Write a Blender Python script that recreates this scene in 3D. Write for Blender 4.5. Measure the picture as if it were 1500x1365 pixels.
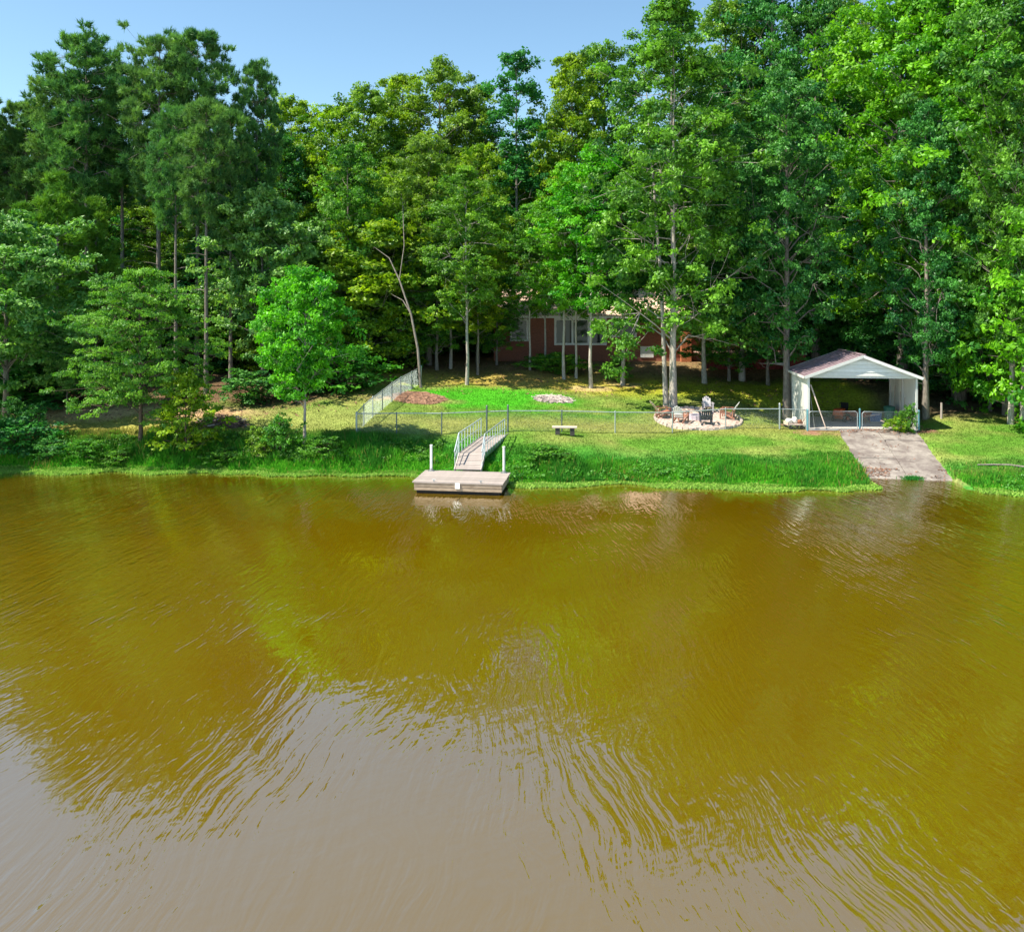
import bpy, math, random
import numpy as np
from mathutils import Vector, Matrix

for o in list(bpy.data.objects): bpy.data.objects.remove(o)
scene = bpy.context.scene
COL = scene.collection

# ------------------------------------------------------------------ camera, sky, sun, exposure
F, HZ, CH = 1241.0, 430.0, 8.4          # focal length in photo pixels, horizon row, camera height above water
cam = bpy.data.cameras.new('camera'); camo = bpy.data.objects.new('camera', cam); COL.objects.link(camo)
camo.location = (0, 0, CH); camo.rotation_euler = (math.radians(90), 0, 0)
cam.sensor_fit = 'HORIZONTAL'; cam.sensor_width = 36; cam.lens = 36*F/1500
cam.shift_y = -(682.5-HZ)/1500; cam.clip_end = 6000; cam.clip_start = .1
scene.camera = camo
SUN_EL = math.radians(55); SUN_DIR = Vector((-1, -.33, 0)).normalized()      # horizontal direction towards the sun
world = bpy.data.worlds.new('World'); scene.world = world; world.use_nodes = True
wn = world.node_tree; bg = wn.nodes['Background']
sky = wn.nodes.new('ShaderNodeTexSky'); sky.sky_type = 'NISHITA'; sky.sun_disc = False
sky.sun_elevation = SUN_EL; sky.sun_rotation = math.atan2(SUN_DIR.x, SUN_DIR.y)
sky.altitude = 0; sky.air_density = 1.0; sky.dust_density = .3; sky.ozone_density = 2.0
hz = wn.nodes.new('ShaderNodeMix'); hz.data_type = 'RGBA'; hz.blend_type = 'MULTIPLY'; hz.inputs['Factor'].default_value = 1; hz.inputs['B'].default_value = (.93, 1.04, 1.0, 1)
wn.links.new(sky.outputs[0], hz.inputs['A']); wn.links.new(hz.outputs['Result'], bg.inputs[0]); bg.inputs[1].default_value = .104
sl = bpy.data.lights.new('sun', 'SUN'); sl.energy = 5.0; sl.angle = math.radians(.5); sl.color = (1, .91, .74)
so = bpy.data.objects.new('sun', sl); COL.objects.link(so)
d = -(SUN_DIR*math.cos(SUN_EL) + Vector((0, 0, math.sin(SUN_EL))))
so.rotation_euler = d.to_track_quat('-Z', 'Y').to_euler(); so.location = (-40, 10, 60)
vs = scene.view_settings; vs.view_transform = 'Standard'; vs.look = 'None'; vs.gamma = 1; vs.use_curve_mapping = False
vs.exposure = 1.0
scene.render.engine = 'CYCLES'
scene.cycles.max_bounces = 6; scene.cycles.transmission_bounces = 4; scene.cycles.diffuse_bounces = 3

# ------------------------------------------------------------------ small helpers
R = np.random.default_rng(11)
rnd = random.Random(5)

def vnoise(x, y, s, seed=0):
    x = np.asarray(x, float)/s; y = np.asarray(y, float)/s
    xi = np.floor(x).astype(np.int64); yi = np.floor(y).astype(np.int64); fx = x-xi; fy = y-yi
    fx = fx*fx*(3-2*fx); fy = fy*fy*(3-2*fy)
    def h(a, b):
        n = (a*374761393 + b*668265263 + seed*982451653) & 0xffffffff
        n = ((n ^ (n >> 13))*1274126177) & 0xffffffff
        return ((n ^ (n >> 16)) & 0xffff)/65535.
    return (h(xi, yi)*(1-fx)+h(xi+1, yi)*fx)*(1-fy)+(h(xi, yi+1)*(1-fx)+h(xi+1, yi+1)*fx)*fy
def fbm(x, y, s, seed=0):
    return .55*vnoise(x, y, s, seed)+.3*vnoise(x, y, s*.45, seed+1)+.15*vnoise(x, y, s*.2, seed+2)

_sx, _sy = zip(*[(0, 690), (200, 688), (400, 694), (600, 696), (760, 708), (900, 709), (1080, 712), (1240, 716), (1297, 707), (1350, 706), (1400, 716), (1500, 722)])
_sd = [10424./(y-430) for y in _sy]; _sX = [(x-750)*dd/F for x, dd in zip(_sx, _sd)]
def shore(X):
    X = np.asarray(X, float)
    b = np.interp(X, [-2000, -60]+_sX+[40, 2000], [120, 42]+_sd+[34.5, 20])
    return b + .7*(vnoise(X, X*0, 2.1, 3)-.5) + .35*(vnoise(X, X*0, .7, 4)-.5)
_cols = [-30, -8, 0, 9, 18, 30]
_prof = [[(0, 0), (1.5, .7), (3.5, 1.2), (6, 1.4), (12, 1.9), (20, 2.8), (30, 3.7)],
         [(0, 0), (1.5, .62), (3.5, 1.2), (6, 1.45), (12, 2.2), (18, 2.9), (27, 3.5)],
         [(0, 0), (1, .3), (3, .7), (5.5, 1.08), (9, 1.35), (13, 1.75), (18, 2.3), (26, 3.3)],
         [(0, 0), (1, .25), (4, .55), (8.2, .95), (13, 1.45), (20, 2.3), (28, 3.3)],
         [(0, 0), (2, .27), (4, .5), (9.5, .98), (15, 1.35), (20, 1.9), (30, 3.0)],
         [(0, 0), (2, .3), (4, .55), (9.5, 1.05), (15, 1.5), (20, 2.1), (30, 3.1)]]
_tail = [(45, 4.5), (100, 6), (300, 7), (3000, 9)]
def _box(X, Y, x0, x1, y0, y1, m):
    a = np.clip(np.minimum(np.minimum(X-x0, x1-X), np.minimum(Y-y0, y1-Y))/m+1, 0, 1)
    return a*a*(3-2*a)
def ground(X, Y):
    X = np.asarray(X, float); Y = np.asarray(Y, float); dd = Y-shore(X)
    P = [np.interp(dd, [-300, -40, -4, -1]+[p[0] for p in pr+_tail], [-4, -4, -1.3, -.3]+[p[1] for p in pr+_tail]) for pr in _prof]
    P = np.array(P); c = np.interp(X, _cols, range(len(_cols))); i = np.clip(np.floor(c).astype(int), 0, len(_cols)-2); f = c-i; f = f*f*(3-2*f)
    z = np.take_along_axis(P, i[None], 0)[0]*(1-f)+np.take_along_axis(P, (i+1)[None], 0)[0]*f
    bank = np.clip((dd-.3)/2., 0, 1)
    z = z + bank*(.16*(fbm(X, Y, 6, 7)-.5) + .05*(vnoise(X, Y, .8, 9)-.5))
    w = _box(X, Y, 16, 23, 46, 53, 2.0); z = z*(1-w)+.92*w            # pad under the carport
    w = _box(X, Y, -3, 22, 64, 76, 3.0); z = z*(1-w)+3.2*w            # pad under the house
    v = np.clip((46-Y)/8.1, 0, 1.15); xl = 17.72-1.82*v; xr = 21.7-1.95*v
    w = np.clip(np.minimum(X-xl+.12, xr+.12-X)/.2, 0, 1)*np.clip((46.3-Y)/.3, 0, 1)*np.clip((Y-36.2)/.5, 0, 1)
    z = z*(1-w)+(np.interp(v, [0, .25, .5, .8, .93, 1.0, 1.15], [1.04, .86, .56, .24, .05, -.12, -.5])-.06)*w
    return z
def gz(x, y): return float(ground(np.array([x]), np.array([y]))[0])
def P3(px, py, D): return Vector(((px-750)*D/F, D, CH-(py-HZ)*D/F))
def PG(px, D): x = (px-750)*D/F; return Vector((x, D, gz(x, D)))

# ---- materials
def nodes(name):
    m = bpy.data.materials.new(name); m.use_nodes = True; nt = m.node_tree; b = nt.nodes['Principled BSDF']
    return m, nt, b
def N(nt, t, **k):
    n = nt.nodes.new(t)
    for a, v in k.items():
        if a.startswith('i_'): n.inputs[a[2:].replace('_', ' ')].default_value = v
        else: setattr(n, a, v)
    return n
def mat(name, c1, c2=None, scale=8, rough=.7, metal=0, bump=.0, stretch=(1, 1, 1), detail=5, spec=.3):
    m, nt, b = nodes(name); c2 = c2 or tuple(x*.7 for x in c1)
    tc = N(nt, 'ShaderNodeTexCoord'); mp = N(nt, 'ShaderNodeMapping'); mp.inputs['Scale'].default_value = stretch
    no = N(nt, 'ShaderNodeTexNoise'); no.inputs['Scale'].default_value = scale; no.inputs['Detail'].default_value = detail
    nt.links.new(tc.outputs['Object'], mp.inputs[0]); nt.links.new(mp.outputs[0], no.inputs['Vector'])
    cr = N(nt, 'ShaderNodeValToRGB'); cr.color_ramp.elements[0].position = .3; cr.color_ramp.elements[1].position = .7
    cr.color_ramp.elements[0].color = (*c2, 1); cr.color_ramp.elements[1].color = (*c1, 1)
    nt.links.new(no.outputs['Fac'], cr.inputs[0])
    oi = N(nt, 'ShaderNodeObjectInfo'); hv = N(nt, 'ShaderNodeHueSaturation'); mr = N(nt, 'ShaderNodeMapRange')
    mr.inputs['To Min'].default_value = .85; mr.inputs['To Max'].default_value = 1.15
    nt.links.new(oi.outputs['Random'], mr.inputs['Value']); nt.links.new(mr.outputs[0], hv.inputs['Value'])
    nt.links.new(cr.outputs[0], hv.inputs['Color']); nt.links.new(hv.outputs[0], b.inputs['Base Color'])
    b.inputs['Roughness'].default_value = rough; b.inputs['Metallic'].default_value = metal; b.inputs['Specular IOR Level'].default_value = spec
    if bump:
        bp = N(nt, 'ShaderNodeBump'); bp.inputs['Strength'].default_value = 1; bp.inputs['Distance'].default_value = bump
        nt.links.new(no.outputs['Fac'], bp.inputs['Height']); nt.links.new(bp.outputs[0], b.inputs['Normal'])
    return m
def leafmat(name, dark, light, trans=.38, gloss=.02, tcol=None):
    m, nt, b = nodes(name); nt.nodes.remove(b); out = nt.nodes['Material Output']
    at = N(nt, 'ShaderNodeAttribute', attribute_name='tint'); oi = N(nt, 'ShaderNodeObjectInfo')
    cr = N(nt, 'ShaderNodeMix', data_type='RGBA'); cr.inputs['A'].default_value = (*dark, 1); cr.inputs['B'].default_value = (*light, 1)
    nt.links.new(at.outputs['Fac'], cr.inputs['Factor'])
    hv = N(nt, 'ShaderNodeHueSaturation')
    mr = N(nt, 'ShaderNodeMapRange'); mr.inputs['To Min'].default_value = .478; mr.inputs['To Max'].default_value = .503
    nt.links.new(oi.outputs['Random'], mr.inputs['Value']); nt.links.new(mr.outputs[0], hv.inputs['Hue'])
    nt.links.new(cr.outputs['Result'], hv.inputs['Color'])
    df = N(nt, 'ShaderNodeBsdfDiffuse'); tr = N(nt, 'ShaderNodeBsdfTranslucent'); gl = N(nt, 'ShaderNodeBsdfGlossy'); gl.inputs['Roughness'].default_value = .45
    gl.inputs['Color'].default_value = (.9, 1, .95, 1)
    tm = N(nt, 'ShaderNodeMix', data_type='RGBA', blend_type='MULTIPLY'); tm.inputs['Factor'].default_value = 1
    tm.inputs['B'].default_value = (*(tcol or (1.25, 1.4, .5)), 1)
    nt.links.new(hv.outputs[0], df.inputs['Color']); nt.links.new(hv.outputs[0], tm.inputs['A']); nt.links.new(tm.outputs['Result'], tr.inputs['Color'])
    a = N(nt, 'ShaderNodeMixShader'); a.inputs[0].default_value = trans; b2 = N(nt, 'ShaderNodeMixShader'); b2.inputs[0].default_value = gloss
    nt.links.new(df.outputs[0], a.inputs[1]); nt.links.new(tr.outputs[0], a.inputs[2]); nt.links.new(a.outputs[0], b2.inputs[1]); nt.links.new(gl.outputs[0], b2.inputs[2])
    nt.links.new(b2.outputs[0], out.inputs[0]); return m

# ---- mesh builder
class MB:
    def __init__(s): s.v = []; s.f = {}; s.n = 0; s.c = []
    def add(s, v, f, c=None):
        v = np.asarray(v, float); f = np.asarray(f, np.int64)
        s.v.append(v); s.f.setdefault(f.shape[1], []).append(f+s.n); s.n += len(v)
        if c is not None: s.c.append(np.asarray(c, float))
        return s
    def box(s, c, size, rot=None, taper=1):
        x, y, z = [q/2 for q in size]
        v = np.array([(-x, -y, -z), (x, -y, -z), (x, y, -z), (-x, y, -z), (-x*taper, -y*taper, z), (x*taper, -y*taper, z), (x*taper, y*taper, z), (-x*taper, y*taper, z)])
        if rot is not None: v = v @ np.array(rot.to_3x3()).T
        return s.add(v+np.array(c), [(0, 3, 2, 1), (4, 5, 6, 7), (0, 1, 5, 4), (1, 2, 6, 5), (2, 3, 7, 6), (3, 0, 4, 7)])
    def bar(s, a, b, w, h=None):                      # rectangular bar from a to b
        a = Vector(a); b = Vector(b); h = h or w; dd = b-a; L = dd.length
        q = dd.to_track_quat('X', 'Z').to_matrix()
        return s.box((a+b)/2, (L, w, h), q)
    def tube(s, pts, rad, n=7, cap=True):
        pts = np.array([tuple(p) for p in pts], float); rad = np.broadcast_to(np.asarray(rad, float), (len(pts),))
        t = np.gradient(pts, axis=0); t /= np.linalg.norm(t, axis=1)[:, None]+1e-9
        up = np.array([0, 0, 1.]) if abs(t[0][2]) < .9 else np.array([1., 0, 0])
        u = np.cross(t, up); u /= np.linalg.norm(u, axis=1)[:, None]+1e-9; w = np.cross(t, u)
        a = np.linspace(0, 2*np.pi, n, endpoint=False)
        v = pts[:, None]+rad[:, None, None]*(np.cos(a)[None, :, None]*u[:, None]+np.sin(a)[None, :, None]*w[:, None])
        k = len(pts); f = []
        for i in range(k-1):
            for j in range(n): f.append((i*n+j, i*n+(j+1) % n, (i+1)*n+(j+1) % n, (i+1)*n+j))
        s.add(v.reshape(-1, 3), f)
        if cap:
            for r0, rv in ((0, 1), (k-1, -1)):
                vv = np.vstack([v[r0], pts[r0]]); ff = [((j+1) % n, j, n)[::rv] for j in range(n)]; s.add(vv, ff)
        return s
    def poly(s, pts, thick):                           # prism of a planar polygon extruded by a vector
        p = np.array([tuple(q) for q in pts], float); t = np.array(tuple(thick)); n = len(p)
        s.add(np.vstack([p, p+t]), [tuple(range(n))[::-1]]); s.f[n].append(np.array([tuple(range(n, 2*n))])+s.n-2*n)
        s.f.setdefault(4, []).append(np.array([(i, (i+1) % n, n+(i+1) % n, n+i) for i in range(n)])+s.n-2*n); return s
    def mesh(s, name, m, smooth=False):
        me = bpy.data.meshes.new(name); V = np.vstack(s.v); me.vertices.add(len(V)); me.vertices.foreach_set('co', V.ravel())
        fs = [(k, np.vstack(a)) for k, a in s.f.items()]; nl = sum(a.size for _, a in fs); npoly = sum(len(a) for _, a in fs)
        me.loops.add(nl); me.loops.foreach_set('vertex_index', np.concatenate([a.ravel() for _, a in fs]).astype(np.int32))
        tot = np.concatenate([np.full(len(a), k) for k, a in fs]); st = np.concatenate([[0], np.cumsum(tot)[:-1]])
        me.polygons.add(npoly); me.polygons.foreach_set('loop_start', st.astype(np.int32))
        me.polygons.foreach_set('use_smooth', np.full(npoly, smooth))
        me.update(calc_edges=True)
        if s.c:
            C = np.concatenate(s.c)
            if C.ndim == 1: at = me.attributes.new('tint', 'FLOAT', 'POINT'); at.data.foreach_set('value', C)
            else:
                at = me.attributes.new('paint', 'FLOAT_COLOR', 'POINT'); at.data.foreach_set('color', np.hstack([C, np.ones((len(C), 1))]).ravel())
        if m: me.materials.append(m)
        return me
    def obj(s, name, m, parent=None, smooth=False, loc=None):
        o = bpy.data.objects.new(name, s.mesh(name, m, smooth)); COL.objects.link(o)
        if parent: o.parent = parent
        if loc is not None: o.location = loc
        return o
def tag(o, label=None, cat=None, group=None, kind=None):
    if label: o['label'] = label
    if cat: o['category'] = cat
    if group: o['group'] = group
    if kind: o['kind'] = kind
    return o
def empty(name, loc, rz=0, label=None, cat=None, group=None):
    o = bpy.data.objects.new(name, None); COL.objects.link(o); o.location = loc; o.rotation_euler = (0, 0, rz); o.empty_display_size = .3
    return tag(o, label, cat, group)
def piece(me, name, parent, loc=(0, 0, 0), rot=(0, 0, 0), scale=(1, 1, 1)):
    o = bpy.data.objects.new(name, me); COL.objects.link(o); o.parent = parent; o.location = loc; o.rotation_euler = rot; o.scale = scale; return o

# ------------------------------------------------------------------ ground
def mixc(a, b, w): return a*(1-w[..., None])+np.array(b)*w[..., None]
def paint(X, Y):
    dd = Y-shore(X); n1 = fbm(X, Y, 5, 21); n2 = fbm(X, Y, 1.6, 31); n3 = fbm(X, Y, .6, 41)
    def blob(px, D, rx, ry, soft=.5, jag=.8):
        cx = (px-750)*D/F; r = np.sqrt(((X-cx)/rx)**2+((Y-D)/ry)**2)+jag*(n2-.5)
        return np.clip((1+soft/2-r)/soft, 0, 1)
    c = np.ones(X.shape+(3,))*np.array((.085, .20, .022))
    c = mixc(c, (.24, .25, .07), np.clip((n1*.6+n2*.4-.38)*4, 0, 1)*.8)                      # drier lawn
    c = mixc(c, (.045, .24, .03), np.clip((5.2-dd)/2.5, 0, 1)*.9)                     # lush strip by the water
    c = mixc(c, (.30, .25, .055), blob(690, 58, 12, 3.4, .9)*.95)
    c = mixc(c, (.36, .25, .07), blob(900, 57, 9, 2.2, .6)*.9)
    c = mixc(c, (.30, .33, .03), blob(1160, 56, 13, 3.0, .7)*.95)
    c = mixc(c, (.05, .30, .012), blob(720, 52.5, 4.6, 2.9, .7)*.95)
    c = mixc(c, (.42, .33, .14), blob(868, 55.5, 1.3, .8, .5)); c = mixc(c, (.42, .33, .14), blob(912, 57, 1.2, .7, .5)*.8)
    c = mixc(c, (.27, .24, .07), blob(980, 46.3, 12, 1.3, 1.1)*.65); c = mixc(c, (.30, .28, .07), blob(150, 45, 9, 3.2, .8)*.9)
    c = mixc(c, (.50, .33, .17), blob(30, 48.5, 7, 2.1, .7)*.95); c = mixc(c, (.42, .27, .16), blob(300, 48, 3.5, 1.2, .9)*.9)
    c = mixc(c, (.22, .26, .07), blob(460, 46, 5, 2.4, .9)*.8)
    c = mixc(c, (.34, .20, .12), blob(600, 51, 2.6, .9, .7)*.9)
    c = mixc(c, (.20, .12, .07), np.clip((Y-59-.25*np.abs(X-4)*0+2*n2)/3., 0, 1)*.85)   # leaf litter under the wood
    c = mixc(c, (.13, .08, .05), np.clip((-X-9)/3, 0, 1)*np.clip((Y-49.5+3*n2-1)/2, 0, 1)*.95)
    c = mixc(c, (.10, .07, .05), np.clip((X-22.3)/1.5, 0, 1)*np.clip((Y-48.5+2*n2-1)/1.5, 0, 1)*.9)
    c = mixc(c, (.25, .14, .09), _box(X, Y, 15.6, 22.6, 45.2, 46.3, .4)*np.clip(n3*2.2-.4, 0, 1))
    c = mixc(c, (.30, .22, .10), blob(270, 41.5, 3, .5, .9)*.6); c = mixc(c, (.30, .20, .10), blob(1450, 37.6, 2, .9, .9)*.8)
    c = mixc(c, (.09, .07, .03), np.clip((.12-dd)/.2, 0, 1))
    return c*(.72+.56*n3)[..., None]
xs = np.concatenate([-np.geomspace(2500, 34, 46), np.arange(-33, 31.01, .22), np.geomspace(32, 2500, 46)])
ys = np.concatenate([np.arange(16, 33, 1.5), np.arange(33.2, 62, .2), np.arange(62, 80, .6), np.geomspace(80, 3500, 44)])
GX, GY = np.meshgrid(xs, ys); GZ = ground(GX, GY)
nx, ny = len(xs), len(ys); ii = (np.arange(ny-1)[:, None]*nx+np.arange(nx-1)[None]).ravel()
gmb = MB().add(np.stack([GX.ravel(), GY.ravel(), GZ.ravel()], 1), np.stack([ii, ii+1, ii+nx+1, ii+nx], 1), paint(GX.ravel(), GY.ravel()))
gm, nt, b = nodes('ground_soil_and_lawn')
at = N(nt, 'ShaderNodeAttribute', attribute_name='paint'); ge = N(nt, 'ShaderNodeNewGeometry')
no = N(nt, 'ShaderNodeTexNoise'); no.inputs['Scale'].default_value = 7; no.inputs['Detail'].default_value = 6; nt.links.new(ge.outputs['Position'], no.inputs['Vector'])
mr = N(nt, 'ShaderNodeMapRange'); mr.inputs['From Min'].default_value = .3; mr.inputs['From Max'].default_value = .7; mr.inputs['To Min'].default_value = .62; mr.inputs['To Max'].default_value = 1.35
nt.links.new(no.outputs['Fac'], mr.inputs['Value']); hv = N(nt, 'ShaderNodeHueSaturation'); nt.links.new(mr.outputs[0], hv.inputs['Value'])
nt.links.new(at.outputs['Color'], hv.inputs['Color']); nt.links.new(hv.outputs[0], b.inputs['Base Color']); b.inputs['Roughness'].default_value = .95; b.inputs['Specular IOR Level'].default_value = .1
bp = N(nt, 'ShaderNodeBump'); bp.inputs['Distance'].default_value = .05; nt.links.new(no.outputs['Fac'], bp.inputs['Height']); nt.links.new(bp.outputs[0], b.inputs['Normal'])
tag(gmb.obj('ground', gm, smooth=True), 'grassy bank and lawn sloping down to the lake', kind='structure')

# ------------------------------------------------------------------ water
wm, nt, b = nodes('muddy_lake_water'); nt.nodes.remove(b); out = nt.nodes['Material Output']
ge = N(nt, 'ShaderNodeNewGeometry'); sp = N(nt, 'ShaderNodeSeparateXYZ'); nt.links.new(ge.outputs['Position'], sp.inputs[0])
def M(op, a, b_=None, c=None):
    n = N(nt, 'ShaderNodeMath', operation=op)
    for i, v in enumerate((a, b_, c)):
        if v is None: continue
        if isinstance(v, (int, float)): n.inputs[i].default_value = v
        else: nt.links.new(v, n.inputs[i])
    return n.outputs[0]
def noise2(x, y, detail=2, rough=.5, dist=0):
    cb = N(nt, 'ShaderNodeCombineXYZ'); nt.links.new(x, cb.inputs[0]); nt.links.new(y, cb.inputs[1])
    n = N(nt, 'ShaderNodeTexNoise'); n.inputs['Scale'].default_value = 1; n.inputs['Detail'].default_value = detail; n.inputs['Roughness'].default_value = rough; n.inputs['Distortion'].default_value = dist
    nt.links.new(cb.outputs[0], n.inputs['Vector']); return n.outputs['Fac']
X, Y = sp.outputs[0], sp.outputs[1]
fan = M('MULTIPLY', X, M('ADD', 1, M('MULTIPLY', Y, .028)))
wob = M('MULTIPLY', noise2(M('MULTIPLY', X, .25), M('MULTIPLY', Y, .18), 2), 3.2)
fx = M('ADD', fan, wob)
h1 = M('MULTIPLY', noise2(M('MULTIPLY', fx, 3.3), M('MULTIPLY', Y, .46), 2.5, .55), .030)
h2 = M('MULTIPLY', noise2(M('MULTIPLY', fx, 5.0), M('MULTIPLY', Y, 1.7), 2.5, .55, .3), .0150)
ca = math.cos(.5); sa = math.sin(.5)
rx = M('ADD', M('MULTIPLY', X, ca), M('MULTIPLY', Y, sa)); ry = M('SUBTRACT', M('MULTIPLY', Y, ca), M('MULTIPLY', X, sa))
h3 = M('MULTIPLY', noise2(M('MULTIPLY', rx, 1.1), M('MULTIPLY', ry, 3.2), 2, .5), .0070)
calm = N(nt, 'ShaderNodeMapRange'); calm.inputs['From Min'].default_value = .38; calm.inputs['From Max'].default_value = .62; calm.inputs['To Min'].default_value = .25; calm.inputs['To Max'].default_value = 1.2
nt.links.new(noise2(M('MULTIPLY', X, .10), M('MULTIPLY', Y, .11), 2), calm.inputs['Value'])
hh = M('MULTIPLY', M('ADD', M('ADD', h1, h2), h3), calm.outputs[0])
bp = N(nt, 'ShaderNodeBump'); bp.inputs['Strength'].default_value = 1; bp.inputs['Distance'].default_value = 1; nt.links.new(hh, bp.inputs['Height'])
fr = N(nt, 'ShaderNodeFresnel'); fr.inputs['IOR'].default_value = 1.33; nt.links.new(bp.outputs[0], fr.inputs['Normal'])
F_ = fr.outputs[0]
fac = M('MINIMUM', M('ADD', M('ADD', .15, M('MULTIPLY', .38, M('SUBTRACT', 1, M('POWER', 2.718, M('MULTIPLY', F_, -22))))), M('MULTIPLY', M('POWER', M('DIVIDE', F_, .34), 4), .5)), .9)
df = N(nt, 'ShaderNodeBsdfDiffuse'); gl = N(nt, 'ShaderNodeBsdfGlossy'); gl.inputs['Roughness'].default_value = .02; nt.links.new(bp.outputs[0], gl.inputs['Normal'])
silt = N(nt, 'ShaderNodeMix', data_type='RGBA'); silt.inputs['A'].default_value = (.138, .085, .0004, 1); silt.inputs['B'].default_value = (.170, .106, .0004, 1)
nt.links.new(noise2(M('MULTIPLY', X, .08), M('MULTIPLY', Y, .14), 3), silt.inputs['Factor']); nt.links.new(silt.outputs['Result'], df.inputs['Color'])
mx = N(nt, 'ShaderNodeMixShader'); nt.links.new(fac, mx.inputs[0]); nt.links.new(df.outputs[0], mx.inputs[1]); nt.links.new(gl.outputs[0], mx.inputs[2]); nt.links.new(mx.outputs[0], out.inputs[0])
w = MB().add([(-2500, -900, 0), (2500, -900, 0), (2500, 130, 0), (-2500, 130, 0)], [(0, 1, 2, 3)]).obj('lake_water', wm)
tag(w, 'muddy olive-brown lake water with gentle ripples', kind='structure')

# ------------------------------------------------------------------ materials for things
BARK = mat('grey_bark', (.30, .27, .24), (.12, .10, .085), 6, .95, bump=.02, stretch=(3, 3, .6))
BARKP = mat('pale_bark', (.52, .48, .44), (.26, .23, .20), 7, .95, bump=.015, stretch=(3, 3, .7))
BARKD = mat('dark_bark', (.16, .12, .09), (.06, .045, .035), 7, .95, bump=.03, stretch=(3, 3, .6))
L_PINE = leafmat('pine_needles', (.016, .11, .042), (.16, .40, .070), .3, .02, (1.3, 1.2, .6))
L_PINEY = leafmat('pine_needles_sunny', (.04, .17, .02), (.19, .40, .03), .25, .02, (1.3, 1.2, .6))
L_OAK = leafmat('oak_leaves', (.016, .10, .022), (.17, .43, .030))
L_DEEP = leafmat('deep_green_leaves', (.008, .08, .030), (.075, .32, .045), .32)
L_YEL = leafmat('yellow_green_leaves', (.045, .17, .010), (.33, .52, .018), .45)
L_OLIVE = leafmat('olive_leaves', (.030, .13, .020), (.22, .43, .032), .4)
L_BRIGHT = leafmat('bright_maple_leaves', (.02, .18, .012), (.17, .52, .014), .4)
L_PALE = leafmat('pale_leaves', (.03, .17, .035), (.22, .47, .09), .35, .03)
L_SPREAD = leafmat('fine_spreading_leaves', (.025, .16, .025), (.17, .43, .04), .38)
L_BUSH = leafmat('bush_leaves', (.015, .12, .015), (.11, .36, .03), .35)

# ------------------------------------------------------------------ trees
def unit(v): return v/(np.linalg.norm(v, axis=-1, keepdims=True)+1e-9)
def leaf_quads(mb, C, rc, n, size, rg, flat=.65, upb=.7, tintc=None, ratio=.62):
    """n leaves round every clump centre"""
    k = len(C); g = 7; ns = max(1, n//g); m = k*ns                       # twigs of about seven leaves
    c = np.repeat(C, ns, 0); r = np.repeat(rc, ns)
    dr = unit(rg.normal(size=(m, 3))); dr[:, 2] = np.where(dr[:, 2] < -.3, -dr[:, 2], dr[:, 2])
    tw = c+dr*np.array([1, 1, flat])*(r*rg.random(m)**.4)[:, None]
    ta = unit(dr*.7+np.array([0, 0, upb*.6])+rg.normal(size=(m, 3))*.45); tt = rg.random(m)
    p = np.repeat(tw, g, 0)+rg.normal(size=(m*g, 3))*np.array([1, 1, .5])*size*.62; n = ns*g
    nrm = unit(np.repeat(ta, g, 0)+rg.normal(size=(m*g, 3))*.38)
    t = unit(np.cross(nrm, unit(rg.normal(size=(k*n, 3))))); bb = np.cross(nrm, t)
    L = size*(.6+.8*rg.random(k*n))[:, None]
    v = np.stack([p-t*L*.5, p+bb*L*ratio*.5-nrm*L*.1, p+t*L*.5, p-bb*L*ratio*.5-nrm*L*.1], 1)
    ti = np.clip((np.repeat(tintc, n)*.45+np.repeat(tt, g)*.35+rg.random(k*n)*.2-.5)*1.5+.5, 0, 1)  # random leaf tone, spread widened to paint in highlights and dark gaps
    mb.add(v.reshape(-1, 3), np.arange(k*n*4).reshape(-1, 4), np.repeat(ti, 4))
def needle_tufts(mb, C, rc, ntuft, nneedle, size, rg, axis_out, flat=1.0, tintc=None):
    k = len(C); c = np.repeat(C, ntuft, 0); r = np.repeat(rc, ntuft)
    dr = unit(rg.normal(size=(k*ntuft, 3))); p = c+dr*np.array([1, 1, flat])*(r*rg.random(k*ntuft)**.5)[:, None]
    ax = unit(np.repeat(axis_out, ntuft, 0)*.35+np.array([0, 0, 1.0])+rg.normal(size=(k*ntuft, 3))*.25)
    P_ = np.repeat(p, nneedle, 0); A = np.repeat(ax, nneedle, 0); m = len(P_)
    dd = unit(A*.8+rg.normal(size=(m, 3))*.55); w = unit(np.cross(dd, rg.normal(size=(m, 3))))*size*.085
    L = size*(.7+.6*rg.random(m))[:, None]; base = P_+A*(rg.random(m)*size*.5)[:, None]
    v = np.stack([base-w, base+w, base+dd*L], 1)
    ti = np.repeat(np.repeat(tintc, ntuft), nneedle)*.6+np.repeat(rg.random(k*ntuft), nneedle)*.4
    mb.add(v.reshape(-1, 3), np.arange(m*3).reshape(-1, 3), np.repeat(ti, 3))

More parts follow.
